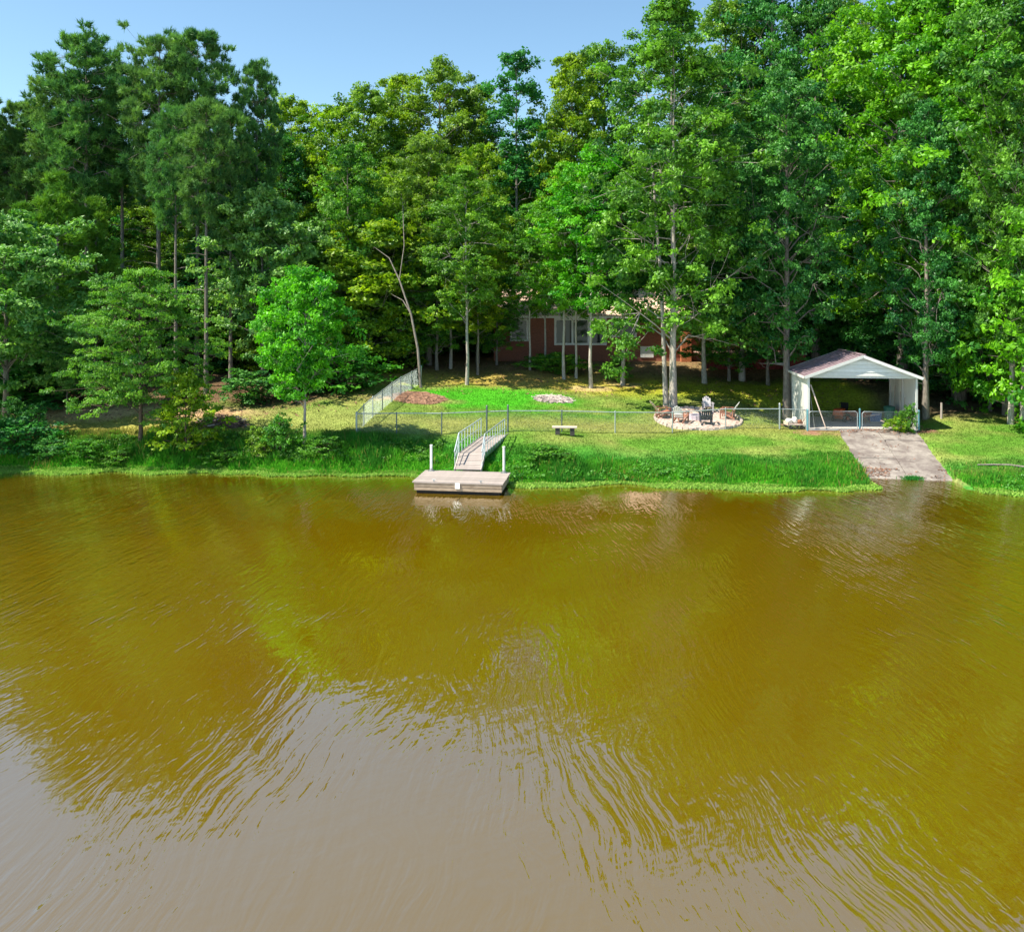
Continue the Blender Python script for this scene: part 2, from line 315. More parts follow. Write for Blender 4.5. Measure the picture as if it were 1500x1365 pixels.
def make_proto(seed, H, cb, rad, prof, nb, clumps, nleaf, leaf, tr, rc=(.6, 1.1), kind='leaf', lean=.02, rise=.5, flat=.65, fork=False, dead=0, multi=0):
    """trunk mesh and crown mesh around the origin. prof: list of (relative height in crown, relative radius)"""
    rg = np.random.default_rng(seed); tb = MB(); cbm = MB()
    k = 9; hs = np.linspace(0, H*.97, k); wx = np.cumsum(rg.normal(0, lean*H/k, k))*1.; wy = np.cumsum(rg.normal(0, lean*H/k, k)); wx -= wx[0]; wy -= wy[0]
    spine = np.stack([wx, wy, hs], 1); rads = tr*np.interp(hs/H, [0, .04, .3, .7, 1], [1.45, 1.05, .8, .42, .08])
    spine[0, 2] = -.3; tb.tube(spine, rads, 8)
    def sp_at(h): return np.array([np.interp(h, hs, wx), np.interp(h, hs, wy), h])
    ch = H-cb; lim = .7 if kind == 'pine' else 1.3; cents = []; cr = []; outs = []
    for i in range(nb):
        u = ((i+.5)/nb)**.9; u = min(.985, max(0, u+rg.normal()*.02)); h0 = cb+u*ch
        az = i*2.39996+rg.normal()*.35; rr = rad*np.interp(u, [p[0] for p in prof], [p[1] for p in prof])*(.78+(.28 if kind == 'pine' else .4)*rg.random())
        rs = rise*(.5+1.1*rg.random()) if flat > .5 else rise; a = sp_at(max(cb*.75, h0-rr*rs*.8)); e = sp_at(min(H*.97, h0))+np.array([math.cos(az)*rr, math.sin(az)*rr, rr*rise*.25])
        s = np.linspace(0, 1, 5)[:, None]; cu = a*(1-s)+e*s; cu[:, 2] += np.sin(s[:, 0]*np.pi)*rr*.12; cu[1:] += rg.normal(size=(4, 3))*.07*rr
        r0 = max(.028, tr*.30*(1-u*.7)); tb.tube(cu, r0*np.array([1, .75, .55, .35, .12]), 5, False)
        m = max(1, int(round(clumps*(.35+.65*rr/rad))))
        for j in range(m):
            t = .35+.65*rg.random()**.6; q = cu[0]*(1-t)+e*t; q = np.array([np.interp(t, s[:, 0], cu[:, z]) for z in range(3)])
            r_ = rc[0]+(rc[1]-rc[0])*rg.random(); sidew = rr*.34
            q = q+np.array([np.clip(rg.normal(), -lim, lim)*sidew, np.clip(rg.normal(), -lim, lim)*sidew, rg.normal()*rr*(.26 if flat > .5 else .12)])
            if j % 3 == 0 or kind == 'pine': tb.tube([cu[2], (cu[2]+q)/2+rg.normal(size=3)*.1, q], [r0*.4, r0*.25, .012], 4, False)
            cents.append(q); cr.append(r_*(.6+.4*min(1, rr/rad+.25))); outs.append([math.cos(az), math.sin(az), 0])
    for i in range(dead):
        az = rg.random()*6.28; h0 = cb*(.45+.5*rg.random()); a = sp_at(h0); L = 1.2+rg.random()*1.3
        tb.tube([a, a+np.array([math.cos(az)*L*.5, math.sin(az)*L*.5, .15]), a+np.array([math.cos(az)*L, math.sin(az)*L, -.1+.5*rg.random()])], [.045, .03, .01], 4, False)
    cents.append(sp_at(H*.985)); cr.append(rc[0]); outs.append([0, 0, 1.])
    C = np.array(cents); rC = np.array(cr); tc = rg.random(len(C))
    if kind == 'leaf': leaf_quads(cbm, C, rC, nleaf, leaf, rg, flat, .7, tc)
    elif kind == 'pine': needle_tufts(cbm, C, rC, nleaf, 18, leaf, rg, np.array(outs), .55, tc)
    for i in range(multi):
        az = 2.2+i*2.0; sp2 = spine*np.array([1, 1, .9])+np.stack([np.interp(hs/H, [0, .4, 1], [.45, .9, 2])*math.cos(az), np.interp(hs/H, [0, .4, 1], [.45, .9, 2])*math.sin(az), hs*0], 1)
        tb.tube(sp2, rads*.72, 8)
    return dict(trunk=tb.mesh('trunk', BARK, True), crown=cbm.mesh('crown', L_OAK), H=H, n=len(C))

ROUND = [(0, .55), (.2, .9), (.5, 1), (.8, .72), (1, .22)]
OVAL = [(0, .75), (.3, 1), (.6, .85), (.85, .5), (1, .15)]
CONE = [(0, .9), (.2, 1), (.6, .62), (1, .12)]
PINEP = [(0, .55), (.25, .9), (.55, 1), (.8, .85), (.95, .55), (1, .3)]
PR = {
 'oak1': make_proto(1, 22, 4.5, 4.6, ROUND, 48, 9, 125, .23, .30, rc=(.5, 1.05), dead=3, flat=.8),
 'oak2': make_proto(2, 22, 4.0, 4.2, OVAL, 52, 9, 115, .23, .27, rc=(.5, 1.0), dead=3, flat=.8),
 'oak3': make_proto(3, 24, 6, 4.8, ROUND, 46, 9, 115, .24, .33, rc=(.5, 1.05), lean=.03, flat=.8),
 'multi': make_proto(4, 24, 4.2, 4.6, OVAL, 64, 10, 125, .24, .21, rc=(.5, 1.0), multi=2, flat=.8),
 'broad1': make_proto(5, 20, 2.5, 4.4, OVAL, 50, 9, 110, .23, .2, rc=(.5, 1.05), flat=.8),
 'broad2': make_proto(6, 20, 3.0, 4.0, ROUND, 48, 9, 105, .22, .2, rc=(.5, 1.0), flat=.8),
 'maple': make_proto(7, 24, 4, 5.4, OVAL, 62, 10, 120, .26, .32, rc=(.5, 1.05), flat=.75),
 'narrow': make_proto(8, 22, 7, 1.9, [(0, .5), (.3, .9), (.6, .7), (.85, .9), (1, .3)], 40, 4, 85, .25, .15, rc=(.4, .75), lean=.012, flat=.9),
 'slim': make_proto(9, 18, 5.9, 2.9, OVAL, 40, 7, 110, .21, .13, rc=(.4, .8), lean=.02, flat=.8),
 'pine1': make_proto(10, 25, 12.5, 3.0, PINEP, 50, 6, 13, .40, .24, rc=(.38, .8), kind='pine', rise=.12, dead=9, lean=.008),
 'pine2': make_proto(11, 25, 14, 2.8, PINEP, 44, 6, 13, .40, .22, rc=(.38, .8), kind='pine', rise=.12, dead=9, lean=.010),
 'pine3': make_proto(12, 16, 3.5, 2.9, CONE, 44, 4, 15, .42, .16, rc=(.5, .9), kind='pine', rise=.2, dead=2, lean=.010),
 'spread': make_proto(13, 8.2, 1.7, 3.4, [(0, .75), (.25, 1), (.55, .9), (.8, .65), (1, .2)], 56, 11, 110, .125, .13, rc=(.35, .7), flat=.3, rise=.15, lean=.02),
 'young': make_proto(14, 8.2, 2.4, 2.15, [(0, .5), (.25, .95), (.55, 1), (.8, .75), (1, .25)], 46, 9, 85, .17, .085, rc=(.3, .55), lean=.01, rise=.6, flat=.8),
 'sapling': make_proto(15, 4.0, .4, 1.3, [(0, .7), (.3, 1), (.7, .5), (1, .1)], 34, 5, 42, .17, .045, rc=(.18, .34), rise=.5),
 'under': make_proto(16, 8.5, .5, 3.0, [(0, .9), (.3, 1), (.6, .85), (.85, .5), (1, .2)], 40, 8, 90, .21, .10, rc=(.45, .85), lean=.03),
 'under2': make_proto(17, 7, .3, 2.8, [(0, 1), (.3, 1), (.7, .7), (1, .3)], 36, 8, 90, .20, .08, rc=(.4, .8), lean=.03),
 'bush': make_proto(18, 1.5, .1, 1.0, [(0, .9), (.5, 1), (1, .4)], 24, 5, 36, .13, .025, rc=(.18, .34), lean=.04),
 'bigleaf': make_proto(19, 13, 3.4, 4.6, OVAL, 48, 9, 100, .28, .18, rc=(.5, .95), lean=.02, flat=.7),
}
def tree(name, proto, px, D, ytop=None, H=None, fat=1, leaves=L_OAK, bark=BARK, label=None, cat='tree', group=None, rot=None, tilt=(0, 0)):
    p = PG(px, D); pr = PR[proto]
    if H is None: H = CH-(ytop-HZ)*D/F-p.z
    s = H/pr['H']
    o = empty(name, p, rnd.random()*6.28 if rot is None else rot, label, cat, group)
    o.rotation_euler[0], o.rotation_euler[1] = tilt
    sx = s*fat if fat != 1 else s
    o.scale = (sx, sx, s)
    for part, m in (('trunk', bark), ('crown', leaves)):
        q = bpy.data.objects.new(part, pr[part]); COL.objects.link(q); q.parent = o
        q.material_slots[0].link = 'OBJECT'; q.material_slots[0].material = m
    return o

# -- pines on the left
GP = 'tall pines at the left of the wood'
for a in [
 ('pine_tree', 'pine1', 128, 59, 52, 1.0, 'tall pine with the highest crown at the far left of the pine stand'),
 ('pine_tree', 'pine2', 88, 60, 112, 1.0, 'pine with a lower top just left of the highest left pine'),
 ('pine_tree', 'pine2', 178, 62, 100, .9, 'pine filling the notch between the two tall left pine tops'),
 ('pine_tree', 'pine1', 232, 58, 54, .85, 'tall pine with a loose open top, left one of the twin tops'),
 ('pine_tree', 'pine2', 288, 59, 50, .85, 'tall pine with a feathery top, right one of the twin tops'),
 ('pine_tree', 'pine2', 302, 53, 150, .85, 'pine with the thickest straight grey trunk standing at the lawn edge'),
 ('pine_tree', 'pine2', 258, 54.5, 160, .8, 'pine with a slim pale trunk just left of the thickest pine trunk'),
 ('pine_tree', 'pine2', 376, 61, 98, .7, 'pine at the right end of the stand with a narrow spiky top'),
 ('pine_tree', 'pine2', 338, 56, 165, .75, 'pine with a thin trunk in deep shade behind the bright young maple'),
 ('pine_tree', 'pine1', 40, 62, 150, 1.0, 'pine with a rounded top near the left edge of the wood'),
 ('pine_tree', 'pine2', -30, 60, 140, 1.0, 'pine partly cut off by the left edge of the picture')]:
    tree(a[0], a[1], a[2], a[3], a[4], fat=a[5], leaves=L_PINE, label=a[6], group=GP, cat='pine').rotation_euler[2] += 1.6
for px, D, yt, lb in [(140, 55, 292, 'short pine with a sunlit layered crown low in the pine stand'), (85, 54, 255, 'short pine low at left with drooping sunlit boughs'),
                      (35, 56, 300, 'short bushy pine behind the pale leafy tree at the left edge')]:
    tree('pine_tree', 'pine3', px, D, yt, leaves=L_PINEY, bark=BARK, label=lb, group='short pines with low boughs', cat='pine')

# -- front trees on the left lawn
tree('spreading_tree', 'spread', 205, 42, 396, leaves=L_SPREAD, bark=BARKD, label='wide tree with layered fine foliage and a dark trunk on the left lawn', fat=.74)
tree('young_maple_tree', 'young', 446, 41.6, 400, fat=.8, leaves=L_BRIGHT, bark=BARKP, label='bright green young maple with a thin pale trunk on the lawn near the fence corner')
tree('sapling', 'sapling', 272, 41.0, 545, leaves=L_YEL, bark=BARKD, label='small yellow-green sapling beside the brush pile on the left bank')
tree('pale_leaf_tree', 'bigleaf', 8, 47, 320, leaves=L_PALE, label='pale leafy tree at the left edge of the picture above the sandy strip')
tree('pale_leaf_tree', 'bigleaf', 385, 55, 288, leaves=L_PALE, label='grey-green leafy tree behind the bright young maple, right of the pines', fat=.85)
tree('pale_leaf_tree', 'young', 98, 48, 480, leaves=L_PALE, label='pale drooping small tree on the slope left of the wide layered tree', fat=.9)

# -- broadleaf trees of the middle
for px, D, yt, pr, lv, fat, lb in [
 (428, 74, 148, 'broad1', L_YEL, .9, 'yellow-green treetop right beside the last pine'),
 (485, 72, 158, 'broad2', L_YEL, .95, 'low yellow-green tree in the dip right of the pines'),
 (535, 72, 132, 'broad1', L_OLIVE, .9, 'olive tree with a rounded top left of the middle of the wood'),
 (590, 76, 112, 'oak2', L_YEL, .9, 'yellow-green tree with a bumpy top in the middle of the wood'),
 (645, 74, 100, 'oak1', L_OLIVE, .85, 'dull olive tree with feathery tips, highest of the middle trees'),
 (703, 75, 128, 'oak2', L_OLIVE, .8, 'olive tree sloping down to the gap before the lone narrow tree'),
 (760, 70, 76, 'narrow', L_DEEP, 1.0, 'lone narrow tree rising with a sparse crown in the sky gap'),
 (800, 80, 185, 'broad2', L_YEL, .9, 'low yellow-green treetop between the narrow tree and the big oaks'),
 (838, 70, 82, 'oak2', L_YEL, .72, 'tall yellow-green tree with twin tips left of the big oaks'),
 (885, 72, 72, 'oak1', L_OAK, .75, 'tall green tree touching the left side of the forked oak'),
 (510, 60, 215, 'broad1', L_OAK, .8, 'green leafy tree left of the leaning bare trunk'),
 (575, 63, 235, 'oak2', L_YEL, .8, 'sunlit tree behind the leaning bare trunk'),
 (628, 62, 205, 'oak1', L_OLIVE, .85, 'dense olive crown over the left side lawn'),
 (700, 63, 215, 'broad1', L_YEL, .75, 'sunlit leafy crown above the left end of the house'),
 (755, 78, 235, 'broad2', L_YEL, .8, 'bright leafy tree behind the left end of the house roof'),
 (815, 77, 225, 'oak2', L_YEL, .7, 'bright tree rising behind the left of the house roof'),
 (1060, 69, 10, 'oak3', L_OLIVE, .8, 'tall open tree right behind the forked oak'),
 (1130, 66, -40, 'oak1', L_DEEP, .75, 'tall dark tree with sky showing through, left of the right-hand gap'),
 (1195, 63, -30, 'oak2', L_DEEP, .7, 'tall dark tree above the trunk left of the carport'),
 (1245, 68, 5, 'oak3', L_OLIVE, .75, 'tall tree beside the small sky gap at the top right'),
 (1322, 56, -70, 'maple', L_BRIGHT, .85, 'huge bright maple above the carport'),
 (1405, 53, -90, 'maple', L_BRIGHT, .85, 'huge bright maple right of the carport reaching past the picture top'),
 (1478, 49, -60, 'maple', L_OAK, .8, 'big leafy tree at the right edge of the picture')]:
    tree('leafy_tree', pr, px, D, yt, leaves=lv, fat=fat, label=lb)
# -- trees on the lawn by the house
tree('forked_oak_tree', 'multi', 986, 50.8, 2, leaves=L_OAK, bark=BARKP, label='big oak with several blue-grey stems from one base behind the fire pit', fat=.92, rot=.4)
GL = 'slender trees on the lawn before the house'
for px, D, yt, pr, lv, fat, lb in [
 (684, 55.8, 245, 'slim', L_OLIVE, 1.0, 'slender lawn tree with a pale straight stem left of the house'),
 (660, 61, 260, 'slim', L_OAK, 1.0, 'slender dark-stemmed tree at the left rear of the lawn'),
 (776, 60.5, 300, 'slim', L_OAK, .9, 'slender tree in front of the left windows of the house'),
 (798, 61.5, 290, 'slim', L_OLIVE, .9, 'slender tree second from the left before the house'),
 (826, 58, 240, 'slim', L_BRIGHT, .9, 'very thin straight tree at the left end of the wide window'),
 (844, 58.5, 280, 'slim', L_OAK, .9, 'short-crowned slender tree in front of the middle of the wide window'),
 (866, 55.8, 215, 'slim', L_BRIGHT, 1.0, 'pale-stemmed tree in a patch of bare earth on the lawn'),
 (912, 56.8, 215, 'slim', L_DEEP, 1.1, 'pale-stemmed tree with a shrub at its foot, left of the big oak'),
 (1087, 60, 190, 'oak2', L_DEEP, .8, 'grey-stemmed tree in front of the red deck'),
 (1032, 58, 230, 'slim', L_DEEP, 1.3, 'dark leafy tree with its crown hanging over the brick corner of the house')]:
    tree('slender_tree', pr, px, D, yt, leaves=lv, bark=BARKP, fat=fat, label=lb, group=GL)
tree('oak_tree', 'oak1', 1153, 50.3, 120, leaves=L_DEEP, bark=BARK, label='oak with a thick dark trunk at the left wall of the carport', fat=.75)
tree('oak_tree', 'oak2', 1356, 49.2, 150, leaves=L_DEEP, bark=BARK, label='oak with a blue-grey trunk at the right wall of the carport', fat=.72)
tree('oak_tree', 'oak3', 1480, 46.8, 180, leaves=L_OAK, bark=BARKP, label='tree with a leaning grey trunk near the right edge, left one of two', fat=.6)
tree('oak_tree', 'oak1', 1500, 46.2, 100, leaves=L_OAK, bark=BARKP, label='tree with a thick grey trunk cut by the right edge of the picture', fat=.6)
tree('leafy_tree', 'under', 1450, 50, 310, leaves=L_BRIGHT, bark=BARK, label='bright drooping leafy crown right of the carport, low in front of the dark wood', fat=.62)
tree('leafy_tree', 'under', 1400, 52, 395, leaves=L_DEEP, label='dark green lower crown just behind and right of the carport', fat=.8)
tree('leafy_tree', 'under2', 1545, 45, 330, leaves=L_BRIGHT, label='bright green crown reaching in from beyond the right edge', fat=.8)
tree('leafy_tree', 'bigleaf', -220, 38.4, None, H=9, leaves=L_DEEP, label='dark leafy tree beyond the left edge shading the bank')

# leaning bare trunk
lt = empty('leaning_tree', PG(617, 54), 0, 'leaning thin bare grey trunk at the top end of the side fence', 'tree')
b0 = lt.location; pts = [P3(x, y, D)-b0 for x, y, D in [(617, 572, 54), (612, 510, 54.3), (602, 460, 54.8), (585, 410, 55.3), (570, 378, 55.8), (548, 362, 56)]]
MB().tube(pts, [.10, .085, .07, .055, .035, .015], 7).tube([pts[3], P3(592, 360, 56)-b0, P3(590, 300, 57)-b0, P3(586, 270, 57.5)-b0], [.035, .03, .025, .012], 6).tube([pts[2], P3(590, 440, 55)-b0, P3(575, 432, 55.2)-b0], [.05, .035, .015], 5).obj('trunk', BARK, lt, True)
rg = np.random.default_rng(77); cm = MB(); cc = np.array([tuple(P3(x, y, 57)-b0) for x, y in [(586, 270), (592, 282), (580, 285), (595, 262), (560, 358), (548, 360), (575, 300)]])
leaf_quads(cm, cc, np.full(len(cc), .8), 120, .25, rg, .6, .7, rg.random(len(cc))); cm.obj('crown', L_OLIVE, lt)

# -- understory at the wood's edge
UG = 'low leafy trees at the shaded edge of the wood'; UL = 'low leafy tree in the shaded edge of the wood behind the lawn'
for i, (px, D) in enumerate([(-40, 56), (20, 58), (75, 59), (120, 60), (170, 59), (215, 61), (250, 62), (290, 62), (330, 62), (365, 61), (400, 60), (440, 60), (475, 59), (510, 60), (545, 61), (590, 64), (625, 68), (660, 70), (700, 74), (1175, 66), (1215, 64), (1260, 62), (1300, 60), (1340, 58), (1375, 57), (1420, 57), (1460, 55), (1500, 54), (1560, 52)]):
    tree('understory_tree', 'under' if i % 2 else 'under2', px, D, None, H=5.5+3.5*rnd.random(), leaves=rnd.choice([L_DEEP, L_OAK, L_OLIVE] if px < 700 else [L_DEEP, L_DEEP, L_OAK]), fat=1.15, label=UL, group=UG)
for px, D, H, pr, lv, lb in [(488, 58, 8.5, 'under', L_OLIVE, 'leafy small tree left of the leaning trunk, above the green bush'), (540, 59, 10, 'under2', L_YEL, 'sunlit small tree just left of the leaning trunk'),
    (640, 60, 9.5, 'broad2', L_OAK, 'small leafy tree right of the leaning trunk'), (700, 59, 9.5, 'slim', L_YEL, 'small sunlit tree right of the first pale stem on the lawn'),
    (728, 62, 7, 'broad2', L_OAK, 'small tree hiding the left corner of the house'), (1030, 60, 9, 'broad2', L_DEEP, 'dark leafy small tree over the orange brick pier'), (1068, 59.5, 8.5, 'broad1', L_OAK, 'small green tree over the middle of the red deck'), (1125, 59, 9.5, 'broad2', L_DEEP, 'dark leafy small tree at the right end of the red deck')]:
    tree('small_tree', pr, px, D, None, H=H, leaves=lv, fat=1.15, label=lb)
# -- the wood behind
WG = 'trees of the dense wood behind'; WL = 'tree of the dense wood behind, its crown merging with its neighbours'
rows = [(70, -60, 640, 46, 205), (78, 1130, 1640, 48, 120), (84, -80, 1180, 46, 205), (92, 1080, 1660, 55, 130), (100, -120, 1650, 55, 225), (66, 1230, 1640, 55, 130)]
for D, x0, x1, st, yt in rows:
    x = x0
    while x < x1:
        px = x+rnd.uniform(-12, 12); y_ = yt+rnd.uniform(-15, 45)
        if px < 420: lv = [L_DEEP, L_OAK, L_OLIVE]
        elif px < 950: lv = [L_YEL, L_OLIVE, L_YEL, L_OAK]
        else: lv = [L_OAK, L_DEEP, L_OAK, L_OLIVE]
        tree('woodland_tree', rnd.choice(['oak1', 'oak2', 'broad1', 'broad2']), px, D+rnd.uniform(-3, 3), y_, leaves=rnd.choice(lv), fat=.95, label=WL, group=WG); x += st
# -- shrubs
for px, D, H, fat, lv, lb in [
 (23, 44.2, 1.5, .7, L_DEEP, 'dark leggy shrub on the left bank, left one of a pair'), (52, 43.8, 1.3, .6, L_DEEP, 'dark small shrub on the left bank, right one of a pair'),
 (20, 41.5, 1.5, 1.5, L_DEEP, 'dark bush hanging to the water at the left edge of the picture'), (75, 41.2, .8, 1.7, L_DEEP, 'low dark bush on the shaded left bank'),
 (125, 41.0, .75, 1.6, L_BUSH, 'low green bush on the bank below the wide layered tree'), (172, 40.9, .7, 1.7, L_BUSH, 'low bush at the foot of the dark trunk on the bank'),
 (330, 40.8, .65, 1.8, L_BUSH, 'low rounded bush right of the yellow-green sapling'), (385, 41.0, 1.3, .9, L_OLIVE, 'brownish weedy shrub on the bank left of the young maple'),
 (410, 40.9, 1.6, .7, L_BUSH, 'tall weedy shrub just left of the young maple trunk'), (478, 40.7, .8, 1.7, L_BUSH, 'low bush right of the young maple trunk'),
 (1330, 45.2, 1.35, .5, L_BUSH, 'leafy shrub growing at the right gate post of the carport'), (1316, 45.4, .8, 1.0, L_YEL, 'low yellow shrub in front of the carport gate'),
 (905, 57.4, 1.6, .7, L_BUSH, 'upright green shrub at the foot of a pale-stemmed tree'), (800, 60, 1.1, 1.9, L_BUSH, 'wide low shrub bed in front of the house, left part'),
 (830, 59.8, 1.2, 1.7, L_OLIVE, 'wide low shrub bed in front of the house, right part'), (500, 52.5, 2.4, 1.6, L_BUSH, 'green bush at the wood edge left of the side fence'),
 (462, 53.5, 2.0, 1.7, L_DEEP, 'dark bush behind the bright young maple'), (370, 50.5, 1.6, 1.6, L_DEEP, 'dark bush in the shade left of the young maple trunk'),
 (60, 50.5, 2.6, 1.9, L_DEEP, 'dark bush behind the sandy strip at the far left'), (10, 50.5, 2.8, 1.6, L_DEEP, 'dark bush at the left edge behind the sandy strip'),
 (800, 39.4, .75, 2.0, L_BUSH, 'rounded clump of lush green growth right of the gangway')]:
    tree('shrub', 'bush', px, D, None, H=H, fat=fat, leaves=lv, bark=BARKD, label=lb, cat='shrub')

# ------------------------------------------------------------------ house
BRICK = None
m, nt, b = nodes('red_brick'); tc = N(nt, 'ShaderNodeTexCoord'); mp = N(nt, 'ShaderNodeMapping'); mp.inputs['Rotation'].default_value = (math.radians(90), 0, 0)
bt = N(nt, 'ShaderNodeTexBrick'); bt.inputs['Scale'].default_value = 4.5; bt.inputs['Color1'].default_value = (.30, .085, .05, 1); bt.inputs['Color2'].default_value = (.20, .055, .035, 1); bt.inputs['Mortar'].default_value = (.35, .28, .22, 1); bt.inputs['Mortar Size'].default_value = .015
nt.links.new(tc.outputs['Object'], mp.inputs[0]); nt.links.new(mp.outputs[0], bt.inputs['Vector']); nt.links.new(bt.outputs[0], b.inputs['Base Color']); b.inputs['Roughness'].default_value = .9; BRICK = m
SHING = mat('tan_roof_shingles', (.74, .57, .47), (.52, .38, .30), 9, .9, bump=.01)
WHITE = mat('white_painted_trim', (.80, .80, .78), (.68, .68, .66), 4, .5)
DGLASS = mat('dark_window_glass', (.02, .03, .035), (.015, .02, .025), 2, .05, spec=.6)
REDWOOD = mat('red_stained_wood', (.22, .035, .03), (.13, .02, .02), 5, .7, stretch=(1, 6, 1))
GREYM = mat('grey_metal', (.45, .47, .48), (.38, .40, .41), 9, .4, .8)
hx0, hx1, hy, zb, ze = -1.4, 21.2, 65.0, 3.0, 6.85
hs = empty('brick_house', (hx0, hy, zb), 0, 'long red brick house with a tan shingle roof behind the lawn trees', 'house')
W_, Dp, Hh = hx1-hx0, 9.0, ze-zb
wl = MB()
wl.box((W_/2, .15, Hh/2), (W_, .3, Hh)).box((W_/2, Dp-.15, Hh/2), (W_, .3, Hh)).box((.15, Dp/2, Hh/2), (.3, Dp-.6, Hh)).box((W_-.15, Dp/2, Hh/2), (.3, Dp-.6, Hh))
for gx in (0, W_-.3):
    wl.poly([(gx, .1, Hh), (gx, Dp-.1, Hh), (gx, Dp/2, Hh+1.75)], (.3, 0, 0))
wl.obj('wall', BRICK, hs)
rf = empty('roof', (0, 0, 0)); rf.parent = hs
sl_l = math.hypot(Dp/2+.7, 2.02)
for sgn in (1, -1):
    courses = 12
    for c in range(courses):
        t0, t1 = c/courses, (c+1)/courses+.01; yy = lambda t: Dp/2-sgn*(Dp/2+.7)*(1-t); zz = lambda t: Hh-.2+2.02*t
        o_ = .012*(c % 2)
        MB().poly([(-.6, yy(t0), zz(t0)+.05), (W_+.6, yy(t0), zz(t0)+.05), (W_+.6, yy(t1), zz(t1)+.02), (-.6, yy(t1), zz(t1)+.02)], (0, 0, .06)).obj('shingle_course', SHING, rf)
MB().box((W_/2, -.66, Hh-.22), (W_+1.2, .04, .2)).box((W_/2, -.3, Hh-.3), (W_, .6, .03)).obj('fascia', WHITE, hs)
def window(x0, x1, z0, z1, n):
    fr = MB(); t = .16
    fr.box(((x0+x1)/2, -.04, z0-t/2), (x1-x0+2*t, .12, t)).box(((x0+x1)/2, -.04, z1+t/2), (x1-x0+2*t, .12, t))
    for i in range(n+1):
        xx = x0+(x1-x0)*i/n; xx += -t/2 if i == 0 else (t/2 if i == n else 0); fr.box((xx, -.035, (z0+z1)/2), (t, .10, z1-z0))
    f = fr.obj('window', WHITE, hs)
    for i in range(n):
        a = x0+(x1-x0)*i/n; c = x0+(x1-x0)*(i+1)/n; MB().box(((a+c)/2, -.02, (z0+z1)/2), (c-a-.01, .03, z1-z0)).obj('pane', DGLASS, f)
window(3.4-hx0, 7.1-hx0, 4.6-zb, 6.35-zb, 3); window(7.75-hx0, 9.4-hx0, 5.2-zb, 6.55-zb, 2); window(.0-hx0, 1.1-hx0, 4.9-zb, 6.3-zb, 1); window(14.5-hx0, 16.2-hx0, 5.0-zb, 6.4-zb, 2); window(17.6-hx0, 19.2-hx0, 5.0-zb, 6.4-zb, 2)
MB().box((10.35-hx0, -.03, 3.92-zb), (1.0, .08, .85)).obj('basement_hatch', WHITE, hs)
ORB = mat('orange_brick', (.45, .17, .08), (.33, .11, .05), 7, .9)
MB().box((13.25-hx0, -.35, 2.9/2), (.75, .6, 3.1)).obj('brick_pier', ORB, hs)
dk = empty('raised_deck', (13.9, 61.4, 2.9), 0, 'dark red wooden deck with skirting boards at the right of the house', 'deck')
dn = 20; dw = 7.4/dn
skm = MB().box((0, 0, .5), (dw-.03, .04, 1.0)).mesh('skirt_board', REDWOOD)
for i in range(dn): piece(skm, 'skirt_board', dk, (dw*(i+.5), 0, .02))
MB().box((3.7, 1.7, 1.07), (7.6, 3.4, .08)).obj('deck_floor', mat('weathered_deck', (.45, .30, .25), (.32, .2, .17), 6, .8), dk)
pm = MB().box((0, 0, .5), (.09, .09, 1.0)).mesh('rail_post', REDWOOD)
for i in range(6): piece(pm, 'rail_post', dk, (.1+i*1.44, .05, 1.11))
MB().box((3.7, .05, 2.14), (7.5, .12, .05)).obj('hand_rail', REDWOOD, dk)
bm_ = MB().box((0, 0, .42), (.035, .03, .84)).mesh('baluster', REDWOOD)
for i in range(46): piece(bm_, 'baluster', dk, (.25+i*.155, .05, 1.14))
# neighbouring shed roof glimpsed at the far left
sh = empty('small_shed', PG(45, 62), 0, 'small brown-roofed shed half hidden behind the bushes at the far left', 'shed')
BRN = mat('brown_boards', (.16, .09, .06), (.10, .055, .04), 5, .9)
MB().box((0, 0, 1.1), (4.2, 3, 2.2)).obj('wall', BRN, sh)
MB().poly([(-2.4, -1.8, 2.15), (2.4, -1.8, 2.15), (2.4, 0, 3.0), (-2.4, 0, 3.0)], (0, 0, .08)).poly([(-2.4, 0, 3.0), (2.4, 0, 3.0), (2.4, 1.8, 2.15), (-2.4, 1.8, 2.15)], (0, 0, .08)).obj('roof', mat('brown_roof', (.22, .12, .10), (.12, .07, .06), 6, .9), sh)

# ------------------------------------------------------------------ carport
cx, cy, cz = 16.25, 46.5, 1.02
RZ = math.radians(-6)
cp = empty('carport', (cx, cy, cz), RZ, 'white metal carport open at front and back with a low gable roof', 'carport')
CW, CD, CE, CR = 5.75, 4.3, 2.86, 4.0
PANEL = mat('cream_metal_panel', (.62, .63, .58), (.54, .55, .50), 3, .5, stretch=(1, 1, .3))
TRIM = mat('white_metal_trim', (.68, .69, .68), (.60, .61, .60), 5, .45)
ROOFM = mat('purple_brown_roof_panel', (.27, .20, .23), (.17, .125, .145), 5, .6, .0)
CONC = mat('concrete', (.45, .43, .41), (.33, .31, .30), 5, .9, bump=.005)
MB().box((CW/2, CD/2, -.06), (CW+.1, CD+.2, .14)).obj('floor_slab', CONC, cp)
pst = MB().box((0, 0, CE/2), (.09, .09, CE)).mesh('post', TRIM)
for x in (.045, CW-.045):
    for y in (.05, CD/2, CD-.05): piece(pst, 'post', cp, (x, y, .01))
